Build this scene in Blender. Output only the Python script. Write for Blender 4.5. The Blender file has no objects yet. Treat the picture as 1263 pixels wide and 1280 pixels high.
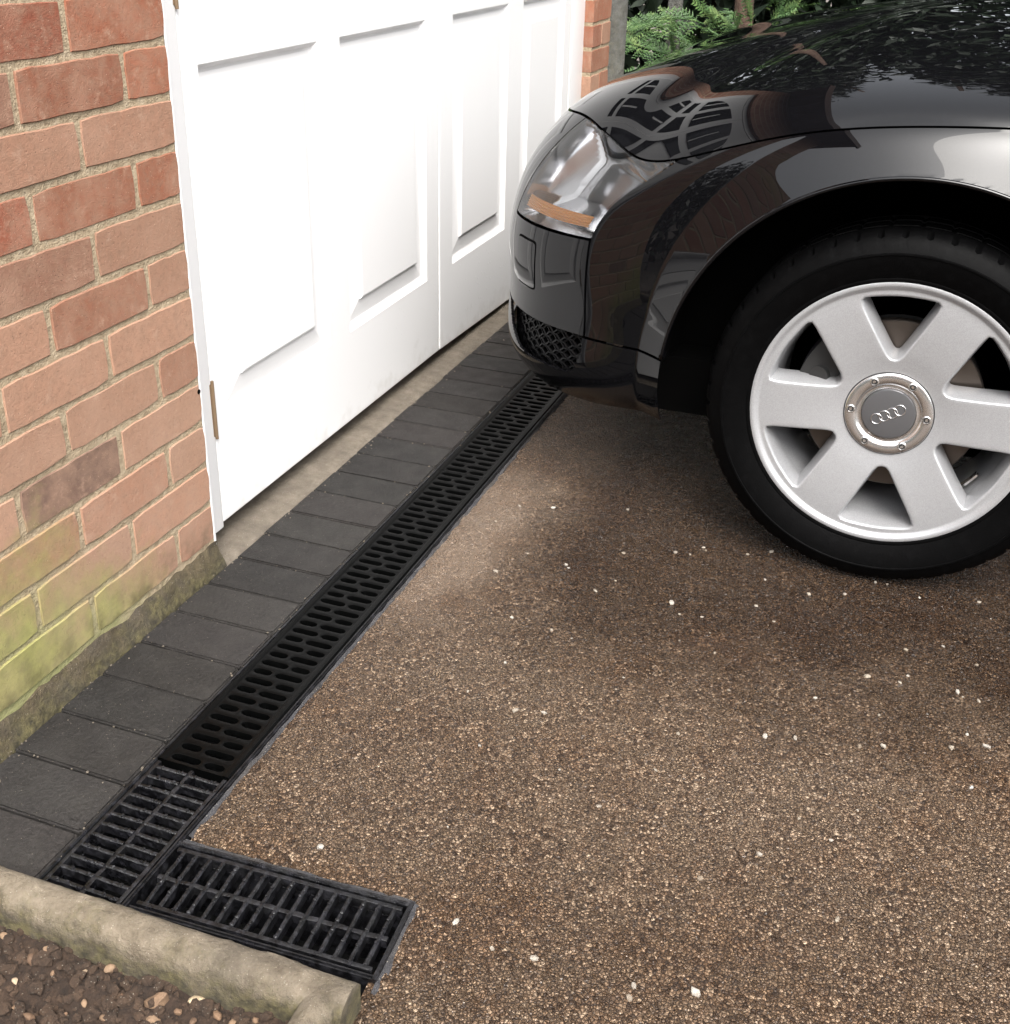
import bpy, bmesh, math, random
import numpy as np
from mathutils import Vector, Matrix, noise
random.seed(7); rng = np.random.default_rng(7)
sc = bpy.context.scene
COL = sc.collection
# ------------------------------------------------------------------ camera
CAM = np.array([-1.5494, -1.1035, 1.098]); YAW, PIT, ROL = -0.3609, 0.4478, 0.0154
F, CX, CY, W, H = 1457.26, 604.86, 578.45, 1263., 1280.
def cam_axes():
    f = np.array([math.cos(PIT)*math.cos(YAW), -math.cos(PIT)*math.sin(YAW), -math.sin(PIT)])
    r = np.cross(f, [0, 0, 1]); r /= np.linalg.norm(r); u = np.cross(r, f)
    c, s = math.cos(ROL), math.sin(ROL)
    return c*r+s*u, -s*r+c*u, f
RGT, UPV, FWD = cam_axes()
cd = bpy.data.cameras.new('camera'); co = bpy.data.objects.new('camera', cd); COL.objects.link(co)
cd.sensor_fit = 'HORIZONTAL'; cd.sensor_width = 36; cd.lens = F/W*36
cd.shift_x = (W/2-CX)/W; cd.shift_y = -(H/2-CY)/W
cd.clip_start = .02; cd.clip_end = 400
M = Matrix.Identity(4)
for i in range(3):
    M[i][0] = RGT[i]; M[i][1] = UPV[i]; M[i][2] = -FWD[i]; M[i][3] = CAM[i]
co.matrix_world = M
sc.camera = co
def pix(px, py, axis, val):            # a pixel gives a direction; the plane it touches gives the distance
    d = (px-CX)/F*RGT - (py-CY)/F*UPV + FWD
    t = (val-CAM[axis])/d[axis]
    return CAM+t*d
# ------------------------------------------------------------------ light
SUN_EL, SUN_AZ = math.radians(54), math.radians(209)   # azimuth of the sun in the XY plane, from +X
wd = bpy.data.worlds.new('World'); sc.world = wd; wd.use_nodes = True
nt = wd.node_tree; bg = nt.nodes['Background']
sky = nt.nodes.new('ShaderNodeTexSky'); sky.sky_type = 'NISHITA'; sky.sun_disc = False
sky.sun_elevation = SUN_EL; sky.sun_rotation = math.radians(90)-SUN_AZ
sky.air_density = 1.0; sky.dust_density = 6.0; sky.ozone_density = 1.0
hs = nt.nodes.new('ShaderNodeHueSaturation'); hs.inputs['Saturation'].default_value = .22
nt.links.new(sky.outputs[0], hs.inputs['Color']); nt.links.new(hs.outputs[0], bg.inputs['Color'])
bg.inputs['Strength'].default_value = .15
sd = bpy.data.lights.new('sun', 'SUN'); sd.energy = .6; sd.angle = math.radians(38); sd.color = (1, .95, .88)
so = bpy.data.objects.new('sun', sd); COL.objects.link(so)
sdir = Vector((math.cos(SUN_EL)*math.cos(SUN_AZ), math.cos(SUN_EL)*math.sin(SUN_AZ), math.sin(SUN_EL)))
so.rotation_euler = sdir.to_track_quat('Z', 'Y').to_euler()
so.location = sdir*20
vs = sc.view_settings; vs.view_transform = 'Standard'; vs.look = 'None'; vs.gamma = 1; vs.exposure = 1.8
sc.cycles.max_bounces = 8; sc.cycles.transparent_max_bounces = 12
# ------------------------------------------------------------------ helpers
def tag(o, label=None, cat=None, group=None, kind=None):
    if label: o['label'] = label
    if cat: o['category'] = cat
    if group: o['group'] = group
    if kind: o['kind'] = kind
    return o
def link(o, parent=None):
    COL.objects.link(o)
    if parent: o.parent = parent
    return o
def empty(name, loc=(0, 0, 0), rz=0, parent=None):
    o = bpy.data.objects.new(name, None); o.location = loc; o.rotation_euler = (0, 0, rz); o.empty_display_size = .1
    return link(o, parent)
def mesh(name, v, f, mat=None, smooth=False, angle=None):
    me = bpy.data.meshes.new(name); me.from_pydata([tuple(map(float, p)) for p in v], [], [tuple(q) for q in f]); me.update()
    if mat: me.materials.append(mat)
    if smooth:
        me.polygons.foreach_set('use_smooth', [True]*len(me.polygons))
        if angle: me.set_sharp_from_angle(angle=math.radians(angle))
    return me
def obj(name, v, f, mat, parent=None, smooth=False, angle=None, loc=None):
    o = bpy.data.objects.new(name, mesh(name, v, f, mat, smooth, angle))
    if loc is not None: o.location = loc
    return link(o, parent)
def from_bm(name, bm, mat, parent=None, smooth=False, angle=None):
    me = bpy.data.meshes.new(name); bm.normal_update(); bm.to_mesh(me); bm.free()
    if mat: me.materials.append(mat)
    if smooth:
        me.polygons.foreach_set('use_smooth', [True]*len(me.polygons))
        if angle: me.set_sharp_from_angle(angle=math.radians(angle))
    return link(bpy.data.objects.new(name, me), parent)
class MB:                                # collects pieces of ONE part
    def __init__(s): s.v = []; s.f = []
    def add(s, v, f):
        n = len(s.v); s.v += [tuple(p) for p in v]; s.f += [tuple(i+n for i in q) for q in f]
    def box(s, x0, x1, y0, y1, z0, z1, bev=0):
        if bev <= 0:
            s.add([(x, y, z) for z in (z0, z1) for y in (y0, y1) for x in (x0, x1)],
                  [(0, 2, 3, 1), (4, 5, 7, 6), (0, 1, 5, 4), (2, 6, 7, 3), (0, 4, 6, 2), (1, 3, 7, 5)])
        else:
            bm = bmesh.new(); bmesh.ops.create_cube(bm, size=1)
            for w in bm.verts: w.co = Vector(((x0+x1)/2+w.co.x*(x1-x0), (y0+y1)/2+w.co.y*(y1-y0), (z0+z1)/2+w.co.z*(z1-z0)))
            bmesh.ops.bevel(bm, geom=list(bm.edges), offset=bev, segments=2, affect='EDGES', profile=.6)
            bm.verts.index_update()
            s.add([w.co[:] for w in bm.verts], [[w.index for w in q.verts] for q in bm.faces]); bm.free()
    def tube(s, pts, rad, n=8, cap=True):
        pts = [Vector(p) for p in pts]; k = len(s.v); rads = rad if hasattr(rad, '__len__') else [rad]*len(pts)
        up = Vector((.13, .31, .94))
        for i, p in enumerate(pts):
            d = (pts[min(i+1, len(pts)-1)]-pts[max(i-1, 0)]).normalized()
            a = d.cross(up).normalized(); b = d.cross(a)
            for j in range(n):
                t = 2*math.pi*j/n; q = p+(a*math.cos(t)+b*math.sin(t))*rads[i]; s.v.append(q[:])
        for i in range(len(pts)-1):
            for j in range(n):
                s.f.append((k+i*n+j, k+i*n+(j+1) % n, k+(i+1)*n+(j+1) % n, k+(i+1)*n+j))
        if cap:
            s.f.append(tuple(k+j for j in reversed(range(n)))); m = k+(len(pts)-1)*n; s.f.append(tuple(m+j for j in range(n)))
    def lathe(s, prof, n=64, a0=0, a1=2*math.pi, center=(0, 0, 0)):       # prof: (r, axial), axis = local Z
        full = abs(a1-a0-2*math.pi) < 1e-6; m = n if full else n+1; k = len(s.v)
        for i in range(m):
            a = a0+(a1-a0)*i/n
            for r, z in prof: s.v.append((center[0]+r*math.cos(a), center[1]+r*math.sin(a), center[2]+z))
        L = len(prof)
        for i in range(n):
            i2 = (i+1) % m
            for j in range(L-1): s.f.append((k+i*L+j, k+i2*L+j, k+i2*L+j+1, k+i*L+j+1))
    def build(s, name, mat, parent=None, smooth=False, angle=None): return obj(name, s.v, s.f, mat, parent, smooth, angle)
def copy_tree(o, parent=None):
    c = o.copy(); COL.objects.link(c)
    if parent: c.parent = parent
    for ch in list(o.children): copy_tree(ch, c)
    return c
# ------------------------------------------------------------------ materials
class NT:
    def __init__(s, name):
        s.m = bpy.data.materials.new(name); s.m.use_nodes = True; s.t = s.m.node_tree; s.n = s.t.nodes
        s.b = s.n['Principled BSDF']; s.out = s.n['Material Output']
    def new(s, ty, **k):
        nd = s.n.new('ShaderNode'+ty)
        for a, b in k.items():
            if a in nd.inputs.keys() if hasattr(nd.inputs, 'keys') else False: nd.inputs[a].default_value = b
            else: setattr(nd, a, b)
        return nd
    def lk(s, a, b): s.t.links.new(a, b)
    def set(s, **k):
        for a, b in k.items():
            i = s.b.inputs[a.replace('_', ' ')]
            if hasattr(b, 'is_linked'): s.lk(b, i)
            else: i.default_value = b if not isinstance(b, tuple) else (b+(1,))[:4]
        return s
    def pos(s): return s.new('NewGeometry').outputs['Position']
    def objco(s): return s.new('TexCoord').outputs['Object']
    def noise(s, vec, scale, detail=4, rough=.55, dist=0):
        n = s.new('TexNoise'); n.inputs['Scale'].default_value = scale; n.inputs['Detail'].default_value = detail
        n.inputs['Roughness'].default_value = rough; n.inputs['Distortion'].default_value = dist
        s.lk(vec, n.inputs['Vector']); return n.outputs['Fac']
    def vor(s, vec, scale, feature='F1', rnd=1.0):
        n = s.new('TexVoronoi'); n.feature = feature; n.inputs['Scale'].default_value = scale; n.inputs['Randomness'].default_value = rnd
        s.lk(vec, n.inputs['Vector']); return n
    def ramp(s, fac, stops):
        r = s.new('ValToRGB'); e = r.color_ramp.elements
        while len(e) < len(stops): e.new(.5)
        for i, (p, c) in enumerate(stops):
            e[i].position = p; e[i].color = (tuple(c)+(1,))[:4] if hasattr(c, '__len__') else (c, c, c, 1)
        s.lk(fac, r.inputs[0]); return r.outputs['Color']
    def mix(s, fac, a, b, mode='MIX'):
        n = s.new('Mix'); n.data_type = 'RGBA'; n.blend_type = mode; n.clamp_factor = True
        for k, val in ((0, fac), (6, a), (7, b)):
            if hasattr(val, 'is_linked'): s.lk(val, n.inputs[k])
            else: n.inputs[k].default_value = val if not hasattr(val, '__len__') else (tuple(val)+(1,))[:4]
        return n.outputs[2]
    def math(s, op, a, b=0., clamp=False):
        n = s.new('Math'); n.operation = op; n.use_clamp = clamp
        for k, val in ((0, a), (1, b)):
            if hasattr(val, 'is_linked'): s.lk(val, n.inputs[k])
            else: n.inputs[k].default_value = val
        return n.outputs[0]
    def maprange(s, v, a, b, c=0., d=1.):
        n = s.new('MapRange'); s.lk(v, n.inputs[0])
        for i, x in enumerate((a, b, c, d)): n.inputs[i+1].default_value = x
        return n.outputs[0]
    def bump(s, h, dist=.002, strength=1., normal=None):
        n = s.new('Bump'); n.inputs['Distance'].default_value = dist; n.inputs['Strength'].default_value = strength
        s.lk(h, n.inputs['Height'])
        if normal is not None: s.lk(normal, n.inputs['Normal'])
        return n.outputs[0]
    def sep(s, vec):
        n = s.new('SeparateXYZ'); s.lk(vec, n.inputs[0]); return n.outputs
def simple(name, col, rough=.5, metal=0., **k):
    n = NT(name); n.set(Base_Color=col, Roughness=rough, Metallic=metal, **k); return n.m
MT = {}
def m_brick():
    n = NT('brick_clay'); p = n.pos(); oi = n.new('ObjectInfo')
    base = oi.outputs['Color']
    a = n.noise(p, 55, 6, .65); b = n.noise(p, 12, 3)
    c = n.mix(n.maprange(a, .35, .7), base, (.30, .20, .14), 'MIX'); 
    c = n.mix(.7, base, c); c = n.mix(n.maprange(n.noise(p, 130, 5, .8), .5, .72, 0, .45), c, (.13, .07, .05)); c = n.mix(n.maprange(n.noise(p, 33, 5, .7), .56, .7, 0, .5), c, (.50, .36, .27))
    c = n.mix(n.maprange(b, .45, .75, 0, .55), c, (.44, .30, .22))
    sp = n.vor(p, 170); c = n.mix(n.maprange(sp.outputs['Distance'], .10, .16, .55, 0), c, n.ramp(n.noise(p, 90, 1), [(.42, (.08, .045, .035)), (.58, (.62, .48, .36))]))
    xyz = n.sep(p)
    # green algae low on the wall, growing up from the damp kerb corner
    g = n.math('ADD', n.maprange(xyz[2], .05, .37, 1, 0), n.maprange(xyz[0], -.55, -.02, .18, -.95))
    g = n.math('ADD', g, n.math('MULTIPLY', n.math('SUBTRACT', n.noise(p, 9, 5, .65), .5), 1.5))
    gm = n.maprange(g, .1, .7, 0, .85)
    c = n.mix(gm, c, n.ramp(n.noise(p, 40, 4), [(.3, (.13, .20, .03)), (.7, (.30, .39, .075))]))
    # pale lime bloom near the ground
    lm = n.math('MULTIPLY', n.maprange(xyz[2], .10, .62, 1, 0), n.maprange(n.noise(p, 7, 4), .3, .65, .25, .8))
    c = n.mix(n.math('MULTIPLY', lm, .42), c, (.55, .425, .335))
    d = n.math('MULTIPLY', n.maprange(xyz[2], .045, .11, 1, 0), n.maprange(n.noise(p, 26, 4), .4, .62))
    c = n.mix(n.math('MULTIPLY', d, .8), c, (.07, .06, .03))
    hgt = n.math('ADD', n.noise(p, 420, 3, .8), n.math('MULTIPLY', n.noise(p, 90, 5, .75), .9))
    hgt = n.math('SUBTRACT', hgt, n.maprange(sp.outputs['Distance'], .05, .2, .6, 0))
    c = n.mix(1., c, (.85, .765, .715), 'MULTIPLY'); n.set(Base_Color=c, Roughness=.82, Normal=n.bump(hgt, .0022, .6)); return n.m
def m_mortar():
    n = NT('mortar'); p = n.pos(); xyz = n.sep(p)
    c = n.ramp(n.noise(p, 60, 6, .7), [(.25, (.30, .225, .14)), (.5, (.47, .375, .25)), (.75, (.60, .50, .36))])
    g = n.math('ADD', n.maprange(xyz[2], .05, .36, 1, 0), n.maprange(xyz[0], -.55, -.02, .1, -1.))
    g = n.math('ADD', g, n.math('MULTIPLY', n.math('SUBTRACT', n.noise(p, 9, 5, .65), .5), 1.5))
    c = n.mix(n.maprange(g, .2, .85, 0, .6), c, (.30, .36, .11))
    h = n.math('ADD', n.noise(p, 300, 3, .7), n.math('MULTIPLY', n.noise(p, 70, 3), 1.5))
    c = n.mix(1., c, (.78, .77, .76), 'MULTIPLY'); n.set(Base_Color=c, Roughness=.92, Normal=n.bump(h, .004, 1.)); return n.m
def m_concrete(name, c0, c1, moss=0., dark=.0, mossz=(.0, .06), scale=1.):
    n = NT(name); p = n.pos(); xyz = n.sep(p)
    c = n.ramp(n.noise(p, 30*scale, 6, .7), [(.3, c0), (.7, c1)])
    sp = n.vor(p, 260); c = n.mix(n.maprange(sp.outputs['Distance'], .1, .22, .45, 0), c, n.ramp(n.noise(p, 140, 1), [(.45, (.09, .07, .05)), (.55, (.6, .55, .45))]))
    if moss: 
        mk = n.maprange(n.math('ADD', n.noise(p, 14, 6, .7), n.maprange(xyz[2], mossz[0], mossz[1], .25, -.1)), .5, .72, 0, moss)
        c = n.mix(mk, c, n.ramp(n.noise(p, 80, 4), [(.35, (.03, .026, .012)), (.65, (.14, .12, .05))]))
    if dark:
        c = n.mix(n.maprange(n.noise(p, 11, 5, .65), .45, .7, 0, dark), c, (.06, .05, .04))
    h = n.math('ADD', n.noise(p, 260, 4, .8), n.math('MULTIPLY', n.noise(p, 70, 4, .7), 1.6))
    n.set(Base_Color=c, Roughness=.85, Normal=n.bump(h, .005, 1.)); return n.m
def m_paver():
    n = NT('charcoal_paver'); p = n.pos(); oi = n.new('ObjectInfo')
    c = n.ramp(n.noise(p, 160, 5, .7), [(.25, (.008, .0075, .0072)), (.75, (.036, .033, .0315))])
    c = n.mix(.8, c, oi.outputs['Color'], 'MULTIPLY')
    c = n.mix(n.maprange(n.noise(p, 16, 5, .6), .45, .75, 0, .5), c, (.038, .035, .032))
    sp = n.vor(p, 120); c = n.mix(n.maprange(sp.outputs['Distance'], .05, .085, .8, 0), c, (.25, .22, .18))
    h = n.math('ADD', n.noise(p, 420, 3, .75), n.noise(p, 150, 3))
    n.set(Base_Color=c, Roughness=n.maprange(n.noise(p, 20, 3), .3, .7, .5, .75), Normal=n.bump(h, .0022, 1.), Specular_IOR_Level=.3); return n.m
def m_drive():
    n = NT('wet_aggregate'); p = n.pos(); xyz = n.sep(p)
    wv = n.new('VectorMath'); wv.operation = 'ADD'
    ns = n.new('TexNoise'); ns.inputs['Scale'].default_value = 90; n.lk(p, ns.inputs['Vector'])
    sc_ = n.new('VectorMath'); sc_.operation = 'SCALE'; sc_.inputs['Scale'].default_value = .006; n.lk(ns.outputs['Color'], sc_.inputs[0])
    n.lk(p, wv.inputs[0]); n.lk(sc_.outputs[0], wv.inputs[1]); q = wv.outputs[0]
    v1 = n.vor(q, 225); ve = n.vor(q, 225, 'DISTANCE_TO_EDGE'); v2 = n.vor(q, 420); ve2 = n.vor(q, 420, 'DISTANCE_TO_EDGE')
    rc = n.sep(v1.outputs['Color'])
    c = n.ramp(rc[0], [(.0, (.045, .029, .019)), (.3, (.115, .076, .049)), (.6, (.205, .142, .095)), (.85, (.31, .228, .160)), (1., (.48, .385, .29))])
    c2 = n.ramp(n.sep(v2.outputs['Color'])[1], [(.1, (.05, .033, .022)), (.6, (.185, .13, .086)), (1., (.36, .275, .195))])
    c = n.mix(n.maprange(n.noise(p, 25, 3), .45, .6), c, c2)
    crack = n.maprange(ve.outputs['Distance'], .0, .16, 1, 0)
    crack2 = n.maprange(ve2.outputs['Distance'], .0, .14, .6, 0)
    cr = n.math('MAXIMUM', crack, crack2)
    c = n.mix(n.math('MULTIPLY', cr, .88), c, (.020, .013, .009))
    # smooth silt washed along the drain
    sl = n.math('MULTIPLY', n.math('MULTIPLY', n.maprange(xyz[1], -.62, -.40, 0, 1), n.maprange(xyz[0], -.30, .05)), n.maprange(xyz[0], .50, .80, 1, 0))
    silt = n.maprange(n.math('ADD', sl, n.math('MULTIPLY', n.math('SUBTRACT', n.noise(p, 6, 5, .6), .5), 1.3)), .42, 1., 0, .5)
    c = n.mix(silt, c, n.ramp(n.noise(p, 120, 5, .7), [(.3, (.17, .13, .10)), (.7, (.27, .22, .175))]))
    big = n.noise(p, 2.1, 4, .6)
    c = n.mix(n.maprange(big, .35, .65, .0, .6), c, (.55, .46, .38), 'MULTIPLY')
    rust = n.maprange(n.noise(p, 4.3, 5, .6), .50, .75, 0, .5)
    c = n.mix(rust, c, (.80, .55, .32), 'MULTIPLY')
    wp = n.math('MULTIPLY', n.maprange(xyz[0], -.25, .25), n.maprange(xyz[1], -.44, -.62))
    wet_shade = n.maprange(n.math('ADD', wp, n.math('MULTIPLY', n.math('SUBTRACT', n.noise(p, 5.5, 6, .65), .5), 1.1)), .2, .85)
    c = n.mix(n.math('MULTIPLY', wet_shade, .85), c, (.27, .21, .155), 'MULTIPLY')  # wet tarmac by the car; the multiply also paints in shade beneath it
    c = n.mix(1., c, (1.10, 1.04, .97), 'MULTIPLY')
    rough = n.math('ADD', n.maprange(wet_shade, 0, 1, .36, .18), n.math('MULTIPLY', n.math('SUBTRACT', rc[1], .5), .25))
    dome = n.math('SUBTRACT', 1., n.math('MULTIPLY', v1.outputs['Distance'], 1.0))
    h = n.math('ADD', n.math('MULTIPLY', dome, n.maprange(rc[2], 0, 1, .5, 1.1)), n.math('MULTIPLY', n.math('SUBTRACT', 1., cr), .9))
    h = n.math('ADD', h, n.math('MULTIPLY', n.noise(p, 60, 4, .6), 2.2))
    h = n.math('MULTIPLY', h, n.maprange(silt, .2, .8, 1., .35))
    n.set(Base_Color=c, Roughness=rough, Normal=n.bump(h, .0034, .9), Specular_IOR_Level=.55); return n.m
def m_white():
    n = NT('white_gloss_paint'); p = n.pos(); xyz = n.sep(p)
    v = n.vor(p, 70); rr = n.sep(v.outputs['Color'])
    drop = n.math('MULTIPLY', n.maprange(v.outputs['Distance'], .12, .22, 1, 0), n.math('GREATER_THAN', rr[0], .55))
    drop = n.math('MULTIPLY', drop, n.math('MULTIPLY', n.maprange(xyz[2], .1, .32, 1, 0), n.maprange(xyz[0], .5, 1.1)))
    g = n.noise(p, 45, 4)
    h = n.math('ADD', n.math('MULTIPLY', drop, 1.), n.math('MULTIPLY', g, .25))
    dirt = n.maprange(n.math('ADD', n.maprange(xyz[2], .03, .12, .35, 0), n.noise(p, 24, 5)), .68, .95, 0, .25)
    n.set(Base_Color=n.mix(dirt, (.77, .765, .76), (.40, .37, .32)), Roughness=.28, Normal=n.bump(h, .0012, .6)); return n.m
def m_rubberish(name, col, rough, bsc=300, bd=.0006, spec=.35):
    n = NT(name); p = n.pos()
    n.set(Specular_IOR_Level=spec, Base_Color=n.mix(n.maprange(n.noise(p, 60, 5, .7), .5, .8, 0, .35), col, tuple(2.5*x+.003 for x in col)), Roughness=rough, Normal=n.bump(n.noise(p, bsc, 3), bd, .6)); return n.m
def m_oldplastic():
    n = NT('worn_black_plastic'); p = n.pos()
    k = n.maprange(n.noise(p, 75, 6, .75), .46, .66)
    c = n.mix(k, (.0015, .0015, .002), (.016, .016, .0195))
    n.set(Base_Color=c, Roughness=n.maprange(n.noise(p, 50, 4), .3, .7, .2, .6), Normal=n.bump(n.noise(p, 170, 4, .7), .002, .8)); return n.m
def m_paint():
    n = NT('black_car_paint'); p = n.pos()
    fl = n.vor(p, 1800); c = n.mix(n.math('GREATER_THAN', n.sep(fl.outputs['Color'])[0], .93), (.0022, .0022, .0026), (.007, .007, .009))
    n.set(Base_Color=c, Roughness=.4, Specular_IOR_Level=0., Coat_Weight=1., Coat_Roughness=.012, Coat_IOR=1.43); return n.m
def m_lens(name='clear_lens', tint=(.96, .97, .98), ior=1.5):
    n = NT(name); n.n.remove(n.b)
    tr = n.new('BsdfTransparent'); tr.inputs[0].default_value = tint+(1,); gl = n.new('BsdfGlossy'); gl.inputs['Roughness'].default_value = .02
    fr = n.new('Fresnel'); fr.inputs[0].default_value = ior; mx = n.new('MixShader')
    n.lk(fr.outputs[0], mx.inputs[0]); n.lk(tr.outputs[0], mx.inputs[1]); n.lk(gl.outputs[0], mx.inputs[2]); n.lk(mx.outputs[0], n.out.inputs[0]); return n.m
def m_soil():
    n = NT('damp_soil'); p = n.pos()
    c = n.ramp(n.noise(p, 70, 6, .75), [(.25, (.010, .0055, .0032)), (.55, (.036, .020, .011)), (.85, (.085, .05, .028))])
    h = n.math('ADD', n.noise(p, 150, 5, .75), n.math('MULTIPLY', n.noise(p, 40, 4), 1.5))
    n.set(Base_Color=c, Roughness=.9, Normal=n.bump(h, .006, 1.)); return n.m
def m_stone(name, stops):
    n = NT(name); p = n.pos(); oi = n.new('ObjectInfo')
    c = n.ramp(oi.outputs['Random'], stops)
    c = n.mix(n.maprange(n.noise(p, 120, 5, .7), .4, .7, 0, .6), c, (.10, .065, .04))
    n.set(Base_Color=c, Roughness=.8, Normal=n.bump(n.noise(p, 180, 4, .7), .003, .8)); return n.m
def m_leaf(name, a, b, c, sc_=9):
    n = NT(name); p = n.pos()
    col = n.ramp(n.noise(p, sc_, 5, .7), [(.3, a), (.52, b), (.72, c)])
    n.set(Base_Color=col, Roughness=.55); return n.m
def m_alloy():
    n = NT('silver_alloy'); p = n.pos()
    fl = n.vor(p, 1500)
    c = n.mix(n.sep(fl.outputs['Color'])[0], (.30, .303, .312), (.42, .424, .435))
    n.set(Base_Color=c, Metallic=.45, Roughness=.36, Coat_Weight=.5, Coat_Roughness=.08); return n.m
def m_farbrick():
    n = NT('far_brickwork'); tc = n.pos(); b = n.new('TexBrick'); x = n.sep(tc); cb = n.new('CombineXYZ')
    n.lk(n.math('ADD', x[0], x[1]), cb.inputs[0]); n.lk(x[2], cb.inputs[1]); n.lk(cb.outputs[0], b.inputs['Vector'])
    b.inputs['Color1'].default_value = (.27, .12, .08, 1); b.inputs['Color2'].default_value = (.36, .19, .13, 1); b.inputs['Mortar'].default_value = (.45, .36, .26, 1)
    b.inputs['Scale'].default_value = 1; b.inputs['Brick Width'].default_value = .225; b.inputs['Row Height'].default_value = .0777; b.inputs['Mortar Size'].default_value = .005
    n.set(Base_Color=b.outputs[0], Roughness=.85); return n.m
MT.update(brick=m_brick(), mortar=m_mortar(), paver=m_paver(), drive=m_drive(), white=m_white(), paint=m_paint(), lens=m_lens(ior=1.75), soil=m_soil(), alloy=m_alloy(), farbrick=m_farbrick(),
  plinth=m_concrete('mossy_concrete', (.04, .03, .017), (.13, .10, .055), moss=.9, dark=.8, mossz=(0, .06)),
  sill=m_concrete('pale_concrete', (.12, .098, .073), (.23, .195, .152), dark=.4),
  kerb=m_concrete('weathered_concrete', (.11, .084, .054), (.29, .242, .178), moss=.9, dark=.45, mossz=(.005, .06)),
  haunch=m_concrete('grey_cement', (.015, .015, .018), (.075, .073, .078), dark=.6),
  ground=m_concrete('base_ground', (.08, .07, .06), (.14, .12, .10), scale=.05),
  grate=m_rubberish('black_plastic_grate', (.0009, .001, .001), .4, spec=.10), oldplastic=m_oldplastic(), trough=simple('dark_trough', (.003, .003, .003), .8, Specular_IOR_Level=.1),
  rubber=m_rubberish('tyre_rubber', (.0010, .0010, .0011), .55, spec=.05), liner=simple('black_liner', (.002, .002, .002), .9, Specular_IOR_Level=.03), trim=m_rubberish('black_trim', (.003, .003, .0035), .4, spec=.18),
  bright=simple('machined_alloy', (.82, .81, .80), .22, .95), capgrey=simple('grey_cap', (.13, .13, .135), .38, .6), bolt=simple('bolt_dark', (.015, .015, .015), .4),
  bolthole=simple('bolt_recess', (.01, .01, .01), .5), disc=simple('brake_disc_steel', (.13, .11, .095), .38, .85), caliper=simple('caliper_iron', (.04, .04, .04), .5, .5),
  brass=simple('tarnished_hinge', (.22, .15, .09), .5, .3), amber=simple('amber_plastic', (.95, .52, .20), .3), reflector=simple('headlight_reflector', (.50, .50, .51), .14, 1.),
  housing=simple('headlight_housing', (.055, .055, .058), .4), chrome=simple('chrome', (.8, .8, .8), .08, 1.), glassdark=simple('dark_glass', (.012, .014, .015), .04),
  pebble=m_stone('pale_pebble', [(0, (.21, .175, .13)), (.45, (.29, .26, .215)), (.8, (.35, .33, .295)), (1, (.16, .12, .08))]),
  stone=m_stone('soil_stone', [(0, (.085, .048, .028)), (.4, (.15, .088, .05)), (.75, (.22, .145, .088)), (.95, (.45, .35, .24))]),
  buff=m_stone('buff_stone', [(0, (.42, .32, .20)), (1, (.52, .42, .28))]),
  crumb=m_concrete('earth_crumb', (.02, .0115, .0065), (.085, .05, .029)),
  leaf=m_leaf('conifer_green', (.018, .045, .016), (.06, .125, .036), (.19, .26, .085), 14), leafd=m_leaf('hedge_green', (.004, .009, .004), (.009, .020, .008), (.02, .038, .014), 3),
  bark=m_concrete('bark', (.06, .035, .025), (.14, .085, .06)), post=m_concrete('grey_post', (.09, .09, .08), (.18, .18, .165), moss=.4, mossz=(.4, .9), dark=.35),
  roof=simple('roof_tile', (.09, .05, .04), .8), asphalt=m_concrete('far_drive', (.10, .075, .055), (.20, .15, .11), scale=.3))
# ================================================================== SETTING
GZ = -.14
g = MB(); g.add([(-120, -120, GZ), (120, -120, GZ), (120, 120, GZ), (-120, 120, GZ)], [(0, 1, 2, 3)])
tag(g.build('ground', MT['ground']), kind='structure')
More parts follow.
